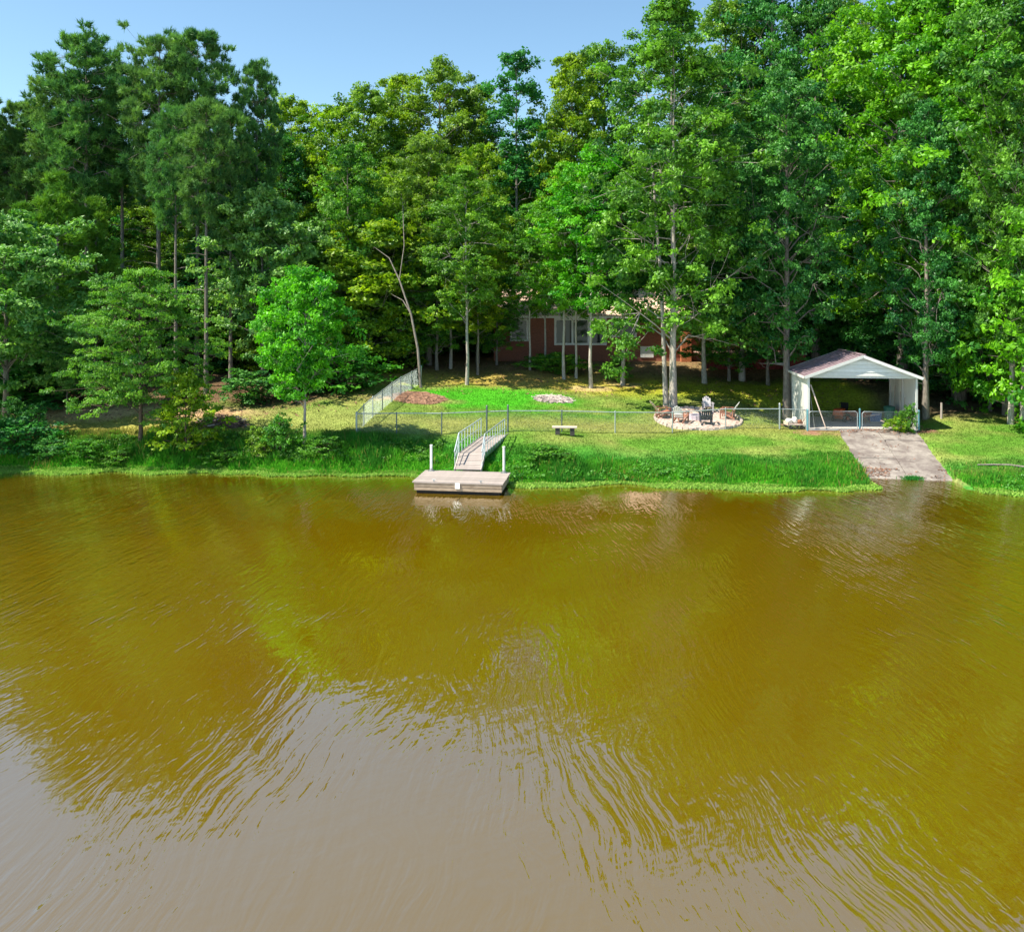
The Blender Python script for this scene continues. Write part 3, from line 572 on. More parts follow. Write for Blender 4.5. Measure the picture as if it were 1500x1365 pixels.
def ribbed(n, wd, h, depth=.04):
    mb = MB(); pts = []
    k = 4
    for i in range(k):
        a = -wd/2+wd*i/k; s = wd/k; pts += [(a, 0), (a+s*.55, 0), (a+s*.65, -depth), (a+s*.9, -depth)]
    pts.append((wd/2, 0)); pts = np.array(pts); th = .012
    prof = np.vstack([pts, pts[::-1]+[0, th]]); N_ = len(prof)
    v = np.vstack([np.c_[prof, np.zeros(N_)], np.c_[prof, np.full(N_, h)]])
    mb.add(v, [(i, (i+1) % N_, N_+(i+1) % N_, N_+i) for i in range(N_)]); return mb
wp = ribbed(1, CD/6-.01, CE-.06).mesh('wall_panel', PANEL)
for i in range(6):
    piece(wp, 'wall_panel', cp, (-.02, CD/6*(i+.5), .03), (0, 0, math.radians(-90)))
    piece(wp, 'wall_panel', cp, (CW+.02, CD/6*(i+.5), .03), (0, 0, math.radians(90)))
MB().box((CW/2, .05, CE-.04), (CW-.2, .08, .12)).obj('header_beam', TRIM, cp)
# gable boards, front and back
for yy in (-.03, CD-.03):
    nb_ = 5; rise = CR-CE-.12
    for i in range(nb_):
        z0, z1 = rise*i/nb_, rise*(i+1)/nb_-.012; hw0 = (CW/2)*(1-z0/rise); hw1 = max(.02, (CW/2)*(1-z1/rise))
        MB().poly([(CW/2-hw0, yy+.002, CE+.02+z0), (CW/2+hw0, yy+.002, CE+.02+z0), (CW/2+hw1, yy+.022, CE+.02+z1), (CW/2-hw1, yy+.022, CE+.02+z1)], (0, .03, 0)).obj('gable_board', TRIM, cp)
def rake(y):
    for s in (-1, 1):
        a = (CW/2, y, CR-.05); e = (CW/2+s*(CW/2+.22), y, CE-.08)
        MB().bar(a, e, .05, .15).obj('rake_trim', TRIM, cp)
rake(-.2); rake(CD+.2)
npn = 9
for s in (-1, 1):
    for i in range(npn):
        y0, y1 = -.17+(CD+.34)*i/npn, -.17+(CD+.34)*(i+1)/npn-.012
        mb = MB(); A = (CW/2, CR); E = (CW/2+s*(CW/2+.24), CE-.06)
        mb.poly([(A[0], y0, A[1]), (E[0], y0, E[1]), (E[0], y1, E[1]), (A[0], y1, A[1])], (0, 0, .03))
        mb.bar((A[0], y0+.02, A[1]+.045), (E[0], y0+.02, E[1]+.045), .04, .035)
        mb.obj('roof_panel', ROOFM, cp)
MB().box((CW/2, CD/2, CR+.05), (.28, CD+.36, .03)).obj('ridge_cap', ROOFM, cp)
MB().box((-.26, CD/2, CE-.07), (.04, CD+.36, .12)).obj('eave_trim', TRIM, cp); MB().box((CW+.26, CD/2, CE-.07), (.04, CD+.36, .12)).obj('eave_trim', TRIM, cp)
cpM = Matrix.Translation(cp.location) @ Matrix.Rotation(RZ, 4, 'Z')
def CPW(x, y, z=0): return cpM @ Vector((x, y, z))
WOODL = mat('weathered_plank', (.62, .50, .44), (.45, .36, .32), 6, .85, stretch=(1, 1, 6))
WOODG = mat('grey_weathered_wood', (.52, .46, .43), (.36, .31, .29), 5, .9, stretch=(5, 1, 1), bump=.004)
p = MB().bar(CPW(.2, .25, 2.35), CPW(.92, -.12, .03), .09, .05).obj('leaning_plank', WOODL); tag(p, 'pinkish plank leaning inside the left front of the carport', 'plank')
p = MB().bar(CPW(.16, .28, 1.9), CPW(.36, .05, .02), .035, .035).obj('leaning_pole', GREYM); tag(p, 'thin grey pole standing just inside the left carport wall', 'pole')
p = MB().bar(CPW(3.95, .35, .42), CPW(4.85, .25, .08), .14, .05).obj('long_board', WOODL); tag(p, 'pale board lying slanted on the carport floor behind the right gate', 'board')
# garden tractor inside
RED = mat('orange_red_paint', (.50, .10, .02), (.38, .07, .02), 4, .4); RUB = mat('black_rubber', (.02, .02, .02), (.012, .012, .012), 6, .8)
def mower(loc, rz, body, label):
    r = empty('riding_mower', loc, rz, label, 'mower')
    MB().box((0, .45, .55), (.55, .75, .35), taper=.85).obj('hood', body, r)
    MB().box((0, -.45, .48), (.75, .55, .16), taper=.9).obj('rear_fender', body, r)
    MB().box((0, -.4, .64), (.42, .38, .1)).box((0, -.58, .82), (.42, .08, .34)).obj('seat', RUB, r)
    MB().box((0, 0, .2), (1.0, .75, .16), taper=.85).obj('mower_deck', body, r)
    MB().tube([(0, .1, .6), (0, -.05, .9)], .02, 6).tube([(.16*math.cos(a), -.05+.06*math.sin(a), .9+.14*math.sin(a)) for a in np.linspace(0, 6.28, 13)], .015, 5).obj('steering_wheel', RUB, r)
    for x, y, rr, w_ in [(.38, -.5, .25, .2), (-.38, -.5, .25, .2), (.34, .6, .17, .12), (-.34, .6, .17, .12)]:
        MB().tube([(x-w_/2, y, rr), (x+w_/2, y, rr)], rr, 16).obj('wheel', RUB, r)
mower(CPW(2.6, 3.0, .01), RZ+2.6, RED, 'orange-red riding mower parked in the shade of the carport')
# clutter on the right of the carport
GRN = mat('green_plastic', (.05, .18, .12), (.04, .13, .09), 4, .5); BLU = mat('blue_plastic', (.05, .14, .35), (.04, .1, .26), 4, .5)
bn = empty('storage_bin', CPW(4.4, 2.9, .01), RZ, 'blue storage bin by the right wall inside the carport', 'bin')
MB().box((0, 0, .25), (.6, .45, .5), taper=1.12).obj('tub', BLU, bn); MB().box((0, 0, .53), (.72, .56, .05)).obj('lid', GREYM, bn)
bn = empty('trash_can', CPW(5.1, 2.5, .01), RZ, 'dark green trash can against the right carport wall', 'trash can')
MB().tube([(0, 0, 0), (0, 0, .85)], [.24, .31], 16).obj('body', GRN, bn); MB().tube([(0, 0, .86), (0, 0, .91), (0, 0, .97)], [.33, .3, .1], 16).obj('lid', GRN, bn)
rk = empty('wheelbarrow', CPW(3.5, 2.2, .01), RZ+.8, 'rusty wheelbarrow standing in the middle of the carport', 'wheelbarrow')
RUST = mat('rusty_metal', (.28, .10, .05), (.18, .07, .04), 8, .8)
MB().box((0, .1, .5), (.6, .85, .28), taper=1.25).obj('tray', RUST, rk)
for s in (-.24, .24):
    MB().tube([(s*.3, .75, .2), (s, 0, .38), (s*1.2, -.9, .55)], .02, 6).obj('handle', WOODL, rk); MB().tube([(s, -.3, .4), (s, -.35, 0)], .018, 6).obj('leg', RUST, rk)
MB().tube([(-.04, .75, .2), (.04, .75, .2)], .2, 14).obj('wheel', RUB, rk)
for i, y in enumerate((1.0, 1.6, 2.3, 3.2)):
    o = MB().tube([CPW(5.55, y, .02), CPW(5.66, y+.05, 1.3+.25*i)], .018, 6).obj('garden_tool', WOODL)
    tag(o, ['shortest wooden tool handle against the right carport wall near the front', 'second tool handle against the right carport wall', 'third tool handle against the right carport wall', 'longest tool handle against the right carport wall at the back'][i], 'tool handle', 'tool handles along the right carport wall')
# low cart with white sacks left of the carport
ct = empty('garden_cart', PG(1163, 46.9), .1, 'low tan cart loaded with white sacks outside the left carport wall', 'cart')
MB().box((0, 0, .24), (.95, .6, .06)).box((-.46, 0, .33), (.03, .6, .14)).box((.46, 0, .33), (.03, .6, .14)).obj('bed', WOODL, ct)
for x in (-.32, .32):
    for y in (-.3, .3): MB().tube([(x, y-.03, .11), (x, y+.03, .11)], .11, 12).obj('wheel', RUB, ct)
MB().tube([(.46, 0, .26), (.62, -.03, .55), (.66, -.05, 1.0)], .018, 6).tube([(.55, -.05, 1.0), (.77, -.05, 1.0)], .018, 6).obj('handle', RUST, ct)
def sack(loc, s, m, label, cat='sack'):
    rg = np.random.default_rng(int(abs(loc[0]*100))); n = 10; v = []; f = []
    for i in range(7):
        th = math.pi*i/6
        for j in range(n):
            ph = 2*math.pi*j/n; q = 1+.12*rg.normal(); sz = math.sin(th)**.6
            v.append((s[0]*sz*math.cos(ph)*q, s[1]*sz*math.sin(ph)*q, s[2]*(1-math.cos(th))))
    for i in range(6):
        for j in range(n): f.append((i*n+j, i*n+(j+1) % n, (i+1)*n+(j+1) % n, (i+1)*n+j))
    o = MB().add(v, f).obj('sack', m, smooth=True, loc=loc); tag(o, label, cat, 'sacks on the garden cart')
c0 = ct.location; sack((c0.x-.28, c0.y, c0.z+.27), (.18, .2, .15), WHITE, 'plump white sack at the left of the garden cart')
sack((c0.x+.05, c0.y+.05, c0.z+.27), (.15, .18, .19), WHITE, 'taller white sack in the middle of the garden cart'); sack((c0.x+.3, c0.y-.05, c0.z+.27), (.13, .15, .12), RUST, 'rust-coloured sack at the right of the garden cart')

# ------------------------------------------------------------------ chain link fences
GALV = mat('galvanised_steel', (.50, .56, .58), (.40, .45, .47), 12, .45, .5)
DARKP = mat('dark_steel_post', (.13, .17, .19), (.09, .12, .13), 12, .5, .3)
WIRE = mat('fence_wire', (.42, .50, .52), (.34, .42, .44), 12, .5, .4)
FH = 1.1
def chain(mb, a, b, h0=.03, h1=FH, step=.08, r=.0020):
    a = Vector(a); b = Vector(b); L = (Vector((b.x, b.y, 0))-Vector((a.x, a.y, 0))).length; H = h1-h0; n = int(L/step); v = []; f = []
    dirv = np.array((b-a)/L); A0 = np.array(a); nrm = np.array([-dirv[1], dirv[0], 0]); nrm /= np.linalg.norm(nrm); ux = np.array([dirv[0], dirv[1], 0]); ux /= np.linalg.norm(ux)
    for i in range(-int(H/step), n+1):
        for s in (1, -1):
            x0 = i*step; x1 = x0+H; z0, z1 = (h0, h1) if s > 0 else (h1, h0)
            c0_, c1_ = max(0, x0), min(L, x1)
            if c1_-c0_ < .02: continue
            za = z0+(z1-z0)*(c0_-x0)/H; zb_ = z0+(z1-z0)*(c1_-x0)/H
            p = A0+dirv*c0_+np.array([0, 0, za]); q = A0+dirv*c1_+np.array([0, 0, zb_]); off = nrm*.003*s
            sd = np.array([0, 0, r*1.2]); k = len(v)
            v += [p+off-sd, p+off+sd-nrm*r, p+off+sd+nrm*r, q+off-sd, q+off+sd-nrm*r, q+off+sd+nrm*r]
            f += [(k, k+1, k+4, k+3), (k+1, k+2, k+5, k+4), (k+2, k, k+3, k+5)]
    mb.add(v, f)
def fence(pts, label, tall=(), dark=()):
    o0 = Vector(pts[0]); r = empty('chain_link_fence', o0, 0, label, 'fence')
    P = [Vector(p)-o0 for p in pts]; cm = MB()
    for i, p in enumerate(P):
        h = FH+(.28 if i in tall else .03); rr = .045 if i in tall or i == 0 else .032
        m = DARKP if i in dark else GALV
        MB().tube([p+Vector((0, 0, -.2)), p+Vector((0, 0, h))], rr, 10).tube([p+Vector((0, 0, h)), p+Vector((0, 0, h+.05))], [rr*1.2, rr*.4], 10).obj('post', m, r)
    for a, b in zip(P[:-1], P[1:]):
        MB().tube([a+Vector((0, 0, FH)), b+Vector((0, 0, FH))], .024, 8).obj('top_rail', GALV, r); chain(cm, a, b)
    tag(cm.obj('wire_mesh', WIRE, r), kind='stuff'); return r
def fD(px): return 43+(px-522)/620*3.3
fr_px = [522, 581, 647, 713, 744, 823, 901, 985, 1063, 1142, 1181]
fence([PG(x, fD(x)) for x in fr_px], 'long low chain link fence across the lawn with a flat top rail', tall=(3, 4, 9), dark=(1, 2, 3, 4, 5))
side = [(524, 43.1), (534, 44.8), (548, 46.2), (561, 47.8), (574, 49.6), (588, 51.2), (604, 53.2), (618, 55.2)]
side = [(522.3, 43.12), (533, 44.7), (546, 46.3), (560, 48), (574, 49.8), (587, 51.5), (603, 53.3), (617, 55)]
fence([PG(x, D) for x, D in side], 'chain link fence running uphill from the corner to the wood', dark=(3, 4, 5, 6))
# double gate before the carport
gy = 45.95
def gate(x0, x1, D, label):
    a = PG(x0, D); b_ = PG(x1, D); z = min(a.z, b_.z)+.08; a.z = z; b_.z = z; r = empty('wire_gate', a, 0, label, 'gate', 'pair of wire gates before the carport')
    q = b_-a; g = 1.0
    up = Vector((0, 0, g)); c = .1
    MB().tube([(0, 0, 0), (0, 0, g-c), q*(c/q.length)+up, q*(1-c/q.length)+up, q+Vector((0, 0, g-c)), q], .022, 8).tube([(0, 0, 0), q], .022, 8).obj('frame', GALV, r)
    cm = MB(); chain(cm, Vector((0, 0, 0)), q, .02, g); tag(cm.obj('wire_mesh', WIRE, r), kind='stuff')
    return r
TEAL = mat('blue_green_post_paint', (.12, .30, .36), (.08, .22, .27), 8, .6)
gate(1185, 1256, 46.0, 'left wire gate leaf across the carport front'); gate(1263, 1341, 45.9, 'right wire gate leaf across the carport front')
for px, D, lb in [(1183, 46.15, 'blue-green gate post at the left carport corner'), (1259.5, 46.0, 'blue-green drop post where the two gate leaves meet'), (1346, 45.8, 'grey-green gate post beside the leafy shrub')]:
    p = PG(px, D); o = MB().tube([(0, 0, -.2), (0, 0, 1.12)], .05, 10).tube([(0, 0, 1.12), (0, 0, 1.19)], [.06, .02], 10).obj('gate_post', TEAL, loc=p); tag(o, lb, 'post', 'gate posts before the carport')
p = PG(1379, 48.5); tag(MB().tube([(0, 0, -.2), (.01, 0, .9)], [.07, .06], 8).obj('wooden_post', WOODG, loc=p), 'short weathered wooden post in the shade right of the carport', 'post')

# ------------------------------------------------------------------ boat ramp
rp = empty('boat_ramp', (18.5, 42, 0)); tag(rp, 'pale concrete boat ramp running from the carport gate into the water', kind='structure')
tl, trr, bl, br = (17.72, 46.0), (21.7, 45.7), (15.9, 38.2), (19.75, 37.6)
def RPp(u, v):  # u 0..1 across, v 0 top .. 1 bottom
    x = (tl[0]*(1-u)+trr[0]*u)*(1-v)+(bl[0]*(1-u)+br[0]*u)*v; y = (tl[1]*(1-u)+trr[1]*u)*(1-v)+(bl[1]*(1-u)+br[1]*u)*v; return x, y
RAMPC, nt, b = nodes('ramp_concrete')
ge = N(nt, 'ShaderNodeNewGeometry'); n1 = N(nt, 'ShaderNodeTexNoise'); n1.inputs['Scale'].default_value = 1.1; n1.inputs['Detail'].default_value = 7; n1.inputs['Roughness'].default_value = .65
n2 = N(nt, 'ShaderNodeTexNoise'); n2.inputs['Scale'].default_value = 9; n2.inputs['Detail'].default_value = 4
for n in (n1, n2): nt.links.new(ge.outputs['Position'], n.inputs['Vector'])
c1 = N(nt, 'ShaderNodeValToRGB'); c1.color_ramp.elements[0].position = .40; c1.color_ramp.elements[0].color = (.20, .165, .155, 1); c1.color_ramp.elements[1].position = .62; c1.color_ramp.elements[1].color = (.40, .36, .33, 1)
nt.links.new(n1.outputs['Fac'], c1.inputs[0]); mm = N(nt, 'ShaderNodeMix', data_type='RGBA', blend_type='MULTIPLY'); mm.inputs['Factor'].default_value = .5
nt.links.new(c1.outputs[0], mm.inputs['A']); nt.links.new(n2.outputs['Fac'], mm.inputs['B']); nt.links.new(mm.outputs['Result'], b.inputs['Base Color']); b.inputs['Roughness'].default_value = .9
zr = lambda v: np.interp(v, [0, .25, .5, .8, .93, 1.0], [1.04, .86, .56, .24, .05, -.12])
vb = [0, .27, .62, 1.0]
for k in range(3):
    for h in range(2):
        u0, u1 = (0, .497) if h == 0 else (.503, 1); v0, v1 = vb[k]+.003, vb[k+1]-.003; m_ = 8; V = []; Fc = []
        lift = .012*((k+h) % 2)
        for i in range(m_+1):
            v = v0+(v1-v0)*i/m_
            for j in range(5):
                u = u0+(u1-u0)*j/4; x, y = RPp(u, v); x += (.05*rnd.uniform(-1, 1) if (j in (0, 4) and (h == 0) == (j == 0)) else 0); V.append((x-18.5, y-42, zr(v)+lift))
        nV = len(V); V += [(a, b__, c-.2) for a, b__, c in V]
        for i in range(m_):
            for j in range(4):
                q = i*5+j; Fc.append((q, q+5, q+6, q+1)); Fc.append((nV+q, nV+q+1, nV+q+6, nV+q+5))
        for i in range(m_):
            for j in (0, 4): q = i*5+j; Fc.append((q, q+5, nV+q+5, nV+q))
        for j in range(4):
            for i in (0, m_): q = i*5+j; Fc.append((q, q+1, nV+q+1, nV+q))
        MB().add(V, Fc).obj('concrete_slab', RAMPC, rp)
def on_ramp(X, Y):
    v = np.clip((46-Y)/8, 0, 1); xl = tl[0]+(bl[0]-tl[0])*v; xr = trr[0]+(br[0]-trr[0])*v
    return (X > xl-.05) & (X < xr+.05) & (Y < 46.05)

# ------------------------------------------------------------------ dock and gangway
DOCKT = mat('bleached_deck_board', (.40, .35, .33), (.27, .235, .22), 5, .85, stretch=(.6, 6, 1), bump=.003)
DOCKS = mat('brown_fascia_board', (.46, .36, .27), (.27, .20, .14), 3, .9, stretch=(1, 1, 4), bump=.006)
dRZ = math.radians(-7.5); dfl = P3(604, 707, 35.6)
dock = empty('floating_dock', (dfl.x, dfl.y, 0), dRZ, 'weathered wooden floating dock with two white pipe posts', 'dock')
DW, DD, DT = 3.85, 2.35, .50
nbd = 15; bw = DD/nbd
bmD = MB().box((0, 0, 0), (DW, bw-.012, .04)).mesh('deck_board', DOCKT)
for i in range(nbd): piece(bmD, 'deck_board', dock, (DW/2+rnd.uniform(-.012, .012), bw*(i+.5), DT-.02+rnd.uniform(-.004, .004)), (0, 0, rnd.uniform(-.002, .002)))
for z, hgt, in_ in ((DT-.12, .15, .06), (DT-.285, .15, .075)):
    MB().box((DW/2, in_, z), (DW-.14, .045, hgt)).obj('fascia_board', DOCKS, dock); MB().box((DW/2, DD-in_, z), (DW-.14, .045, hgt)).obj('fascia_board', DOCKS, dock)
    MB().box((in_+.01, DD/2, z), (.045, DD-.2, hgt)).obj('fascia_board', DOCKS, dock); MB().box((DW-in_-.01, DD/2, z), (.045, DD-.2, hgt)).obj('fascia_board', DOCKS, dock)
MB().box((DW/2, DD/2, .0), (DW-.3, DD-.3, .6)).obj('float', RUB, dock)
PVC = mat('white_pipe', (.82, .82, .80), (.74, .74, .72), 4, .4)
for x in (.30, DW-.28):
    MB().tube([(x, DD-.12, -1), (x, DD-.12, 1.62)], .055, 14).tube([(x, DD-.12, 1.62), (x, DD-.12, 1.66)], [.065, .06], 14).obj('pipe_post', PVC, dock)
    MB().box((x, DD-.12, DT+.015), (.26, .22, .03)).tube([(x, DD-.12, DT+.02), (x, DD-.12, DT+.12)], .075, 12).obj('pipe_bracket', GREYM, dock)
MB().box((DW*.5, .02, DT-.13), (.2, .05, .24)).obj('white_plate', PVC, dock)
for x in (.9, 2.9): MB().box((x, .12, DT+.05), (.05, .05, .06)).tube([(x-.1, .12, DT+.09), (x+.1, .12, DT+.09)], .015, 6).obj('cleat', GREYM, dock)
# gangway
gp = empty('gangway', (0, 0, 0), 0, 'narrow boarded gangway with pale metal handrails from dock to shore', 'gangway')
cl = [Vector((-1.98, 37.75, .55)), Vector((-1.86, 39.2, 1.0)), Vector((-.75, 44.1, 1.13))]; GW = 1.12
def gframe(seg):
    a, b_ = cl[seg], cl[seg+1]; dd = (b_-a); h = Vector((dd.x, dd.y, 0)).normalized(); sd = Vector((h.y, -h.x, 0)); return a, b_, dd, sd
for seg in range(2):
    a, b_, dd, sd = gframe(seg); L = dd.length; n = int(round(L/.15)); q = dd.to_track_quat('Y', 'Z').to_euler()
    bmG = MB().box((0, 0, 0), (GW, L/n-.014, .035)).mesh('deck_board', DOCKT)
    for i in range(n): piece(bmG, 'deck_board', gp, a+dd*((i+.5)/n)+Vector((0, 0, rnd.uniform(-.003, .003))), q)
    for s in (-1, 1):
        o_ = sd*(s*(GW/2+.03)); MB().bar(a+o_-Vector((0, 0, .08)), b_+o_-Vector((0, 0, .08)), .05, .24).obj('side_beam', WOODG if seg == 0 else GREYM, gp)
RAILM = mat('pale_aluminium', (.62, .70, .74), (.52, .60, .64), 8, .4, .5)
RH = .92
for s in (-1, 1):
    a, b_, dd, sd = gframe(0); a2, c2, d2, sd2 = gframe(1)
    o_ = sd*(s*(GW/2+.06)); o2 = sd2*(s*(GW/2+.06)); U = Vector((0, 0, RH)); en = b_+d2*(.80)
    p0 = a+dd*.15+o_; pb = b_+o2; pe = en+o2
    MB().tube([p0+U*.75, pb+U, pe+U], .032, 8).obj('top_rail', RAILM, gp)
    MB().tube([p0+U*.4, pb+U*.5, pe+U*.5], .02, 8).obj('mid_rail', RAILM, gp)
    k = 8
    for i in range(k+1):
        q = pb+(pe-pb)*(i/k); MB().tube([q-Vector((0, 0, .1)), q+U], .018 if i not in (0, k) else .026, 6).obj('baluster', RAILM, gp)
    for t in (.1, .62):
        q = p0+(pb-p0)*t; MB().tube([q-Vector((0, 0, .05)), q+U*(.78+.22*t)], .02, 6).obj('baluster', RAILM, gp)
MB().box((-.72, 44.2, .9), (1.5, .35, .35), Matrix.Rotation(math.radians(-13), 3, 'Z')).obj('landing', CONC, gp)

# ------------------------------------------------------------------ garden bench
bc = empty('bench', PG(827, 43.9), math.radians(-4), 'low plank bench on dark blocks in front of the fence', 'bench')
MB().box((0, 0, .42), (1.28, .36, .07)).obj('seat', WOODL, bc)
for x in (-.36, .40): MB().box((x, 0, .19), (.24, .28, .38)).obj('leg', mat('dark_block', (.09, .08, .08), (.05, .05, .05), 7, .9), bc)

# ------------------------------------------------------------------ fire pit circle and chairs
fpc = PG(1022, 48.1)
gv, nt, b = nodes('pale_gravel'); vo = N(nt, 'ShaderNodeTexVoronoi'); vo.inputs['Scale'].default_value = 9; ge = N(nt, 'ShaderNodeNewGeometry'); nt.links.new(ge.outputs['Position'], vo.inputs['Vector'])
cr = N(nt, 'ShaderNodeValToRGB'); cr.color_ramp.elements[0].color = (.30, .20, .17, 1); cr.color_ramp.elements[1].color = (.66, .52, .46, 1); sp_ = N(nt, 'ShaderNodeSeparateColor')
nt.links.new(vo.outputs['Color'], sp_.inputs[0]); nt.links.new(sp_.outputs[0], cr.inputs[0]); nt.links.new(cr.outputs[0], b.inputs['Base Color']); b.inputs['Roughness'].default_value = .95
RP_ = 2.4; na, nr = 48, 10; V = []; Fc = []
for i in range(nr+1):
    for j in range(na):
        r = RP_*i/nr; a = 6.2832*j/na; x, y = fpc.x+r*math.cos(a), fpc.y+r*math.sin(a)
        V.append((x, y, gz(x, y)+.05 if i < nr else gz(x, y)-.05))
for i in range(nr):
    for j in range(na): Fc.append((i*na+j, i*na+(j+1) % na, (i+1)*na+(j+1) % na, (i+1)*na+j)[::-1])
tag(MB().add(V, Fc).obj('gravel_circle', gv), 'round pale gravel patch under the chairs', kind='structure')
# bordering stones
STONE = mat('border_stone', (.62, .52, .46), (.45, .37, .33), 6, .9)
bd = empty('stone_border', fpc, 0, 'ring of pale border stones round the gravel fire pit patch', 'stone border')
stm = MB().box((0, 0, .05), (.30, .14, .13), taper=.85).mesh('stone', STONE)
for j in range(46):
    a = 6.2832*j/46; x, y = RP_*math.cos(a), RP_*math.sin(a); piece(stm, 'stone', bd, (x, y, gz(fpc.x+x, fpc.y+y)-fpc.z), (0, 0, a+1.57+rnd.uniform(-.1, .1)), (1, 1, rnd.uniform(.8, 1.2)))
PURP = mat('pale_ash_stone', (.55, .50, .58), (.42, .38, .46), 6, .9)
fp = empty('fire_pit', (fpc.x+.05, fpc.y, fpc.z), 0, 'low round stone fire pit with pale ash in the middle of the gravel', 'fire pit')
fsm = MB().box((0, 0, .13), (.24, .15, .26), taper=.92).mesh('stone', PURP)
for j in range(14): a = 6.2832*j/14; piece(fsm, 'stone', fp, (.5*math.cos(a), .5*math.sin(a), 0), (0, 0, a+1.57))
MB().tube([(0, 0, .0), (0, 0, .14)], .44, 20).obj('ash_bed', mat('ash', (.30, .27, .27), (.12, .1, .1), 8, 1), fp)
def adirondack(loc, rz, m, mb_, label, arms=True, rec=.45):
    r = empty('garden_chair', loc, rz, label, 'chair', 'chairs round the fire pit')
    MB().bar((0, .28, .40), (0, -.30, .26), .52, .03).obj('seat', m, r)
    bk = MB(); k = 5
    for i in range(k):
        x = -.2+.1*i; hh = .78-.05*abs(i-2)**1.5; bk.bar((x, -.26, .24), (x*1.15, -.26-hh*rec, .24+hh*.92), .09, .022)
    bk.bar((-.24, -.40, .50), (.24, -.40, .50), .06, .03); bk.obj('backrest', mb_, r)
    for s in (-1, 1):
        if arms: MB().box((s*.33, -.05, .58), (.12, .68, .03)).obj('armrest', m, r)
        MB().bar((s*.29, .28, 0), (s*.29, .28, .57), .05, .09).obj('leg', m, r)
        MB().bar((s*.29, .25, .36), (s*.29, -.5, .02), .04, .1).obj('leg', m, r)
        MB().bar((s*.31, -.42, .56), (s*.29, -.38, .05), .04, .06).obj('leg', m, r)
    return r
WPL = mat('white_plastic', (.80, .80, .80), (.72, .72, .72), 3, .4); BLK = mat('navy_black_plastic', (.02, .025, .05), (.012, .016, .035), 3, .4); TANW = mat('red_brown_wood', (.38, .17, .11), (.26, .11, .08), 6, .8)
GPL = mat('light_grey_plastic', (.52, .50, .52), (.42, .40, .43), 3, .5)
def onp(px, D): p = PG(px, D); p.z += .05; return p
adirondack(onp(998, 47.3), math.radians(-35), TANW, WPL, 'garden chair with a white back and brown legs at the left of the gravel circle')
adirondack(onp(1037, 49.6), math.radians(178), GPL, GPL, 'white slatted garden chair at the rear of the circle facing the lake').scale = (.85, .85, .9)
adirondack(onp(1034, 46.9), math.radians(-8), BLK, BLK, 'navy black garden chair with its back to the lake')
adirondack(onp(1064, 48.1), math.radians(65), TANW, WPL, 'reclined garden chair with a white back at the right of the gravel circle', rec=.6)
adirondack(onp(973, 48.4), math.radians(-80), TANW, WOODL, 'low reddish-brown chair reclining at the far left of the gravel circle', rec=.75)

# ------------------------------------------------------------------ piles, logs
def sticks(name, ctr, rx, ry, h, n, m, leng, seed, th=.02):
    rg = np.random.default_rng(seed); mb = MB(); V = []; Fc = []
    for i in range(n):
        a = rg.random()*6.28; r = rg.random()**.5; x, y = ctr.x+rx*r*math.cos(a), ctr.y+ry*r*math.sin(a); z = gz(x, y)+h*(1-r*r)*rg.random()+.02
        L = leng*(.5+rg.random()); az = rg.random()*6.28; el = rg.normal()*.22
        dv = np.array([math.cos(az)*math.cos(el), math.sin(az)*math.cos(el), math.sin(el)])*L/2; p = np.array([x, y, z]); s = np.array([-math.sin(az), math.cos(az), 0])*th; u = np.array([0, 0, th*1.5]); k = len(V)
        V += [p-dv-s, p-dv+s, p-dv+u, p+dv-s, p+dv+s, p+dv+u]; Fc += [(k, k+1, k+4, k+3), (k+1, k+2, k+5, k+4), (k+2, k, k+3, k+5)]
    return mb.add(V, Fc).obj(name, m)
def mound(name, ctr, rx, ry, h, m, seed):
    V = []; Fc = []; na, nr = 40, 9; rg = np.random.default_rng(seed); jag = 1+.12*rg.normal(size=na)
    for i in range(nr+1):
        for j in range(na):
            a = 6.2832*j/na; r = i/nr; q = jag[j] if i > nr-3 else 1; x, y = ctr.x+rx*r*q*math.cos(a), ctr.y+ry*r*q*math.sin(a)
            V.append((x, y, gz(x, y)+h*(1-r*r)*(.75+.5*rg.random())+(.03 if i < nr else -.06)))
    for i in range(nr):
        for j in range(na): Fc.append((i*na+j, i*na+(j+1) % na, (i+1)*na+(j+1) % na, (i+1)*na+j)[::-1])
    return MB().add(V, Fc).obj(name, m)
STRAW = mat('pine_straw', (.40, .24, .16), (.24, .13, .09), 9, 1, bump=.03); ASHM = mat('grey_ash', (.40, .34, .33), (.16, .13, .13), 4, 1, bump=.03)
BRUSH = mat('dead_brush', (.24, .15, .12), (.10, .06, .05), 9, 1)
q = PG(613, 51.2); o = mound('straw_bed', q, 1.75, 1.5, .10, STRAW, 5); tag(o, 'long bed of red-brown pine straw inside the fence corner', 'straw bed'); tag(sticks('straw', q, 1.7, 1.45, .16, 1800, STRAW, .22, 6, .012), kind='stuff').parent = o
q = PG(811, 52.2); o = mound('ash_pile', q, 1.3, .95, .12, ASHM, 8); tag(o, 'flat grey pile of ash and burnt twigs on the lawn', 'ash pile'); s_ = tag(sticks('twigs', q, 1.2, .9, .2, 160, WOODG, .5, 9, .02), kind='stuff'); s_.parent = o
q = PG(322, 45.3); o = mound('brush_pile', q, 1.35, .7, .30, BRUSH, 10); tag(o, 'dark heap of dead brush and sticks behind the sapling', 'brush pile'); s_ = tag(sticks('twigs', q, 1.35, .7, .55, 420, BRUSH, .7, 12, .018), kind='stuff'); s_.parent = o
s_ = tag(sticks('pale_sticks', q, 1.2, .6, .35, 25, WOODL, 1.1, 13, .03), kind='stuff'); s_.parent = o
q = PG(455, 51); 
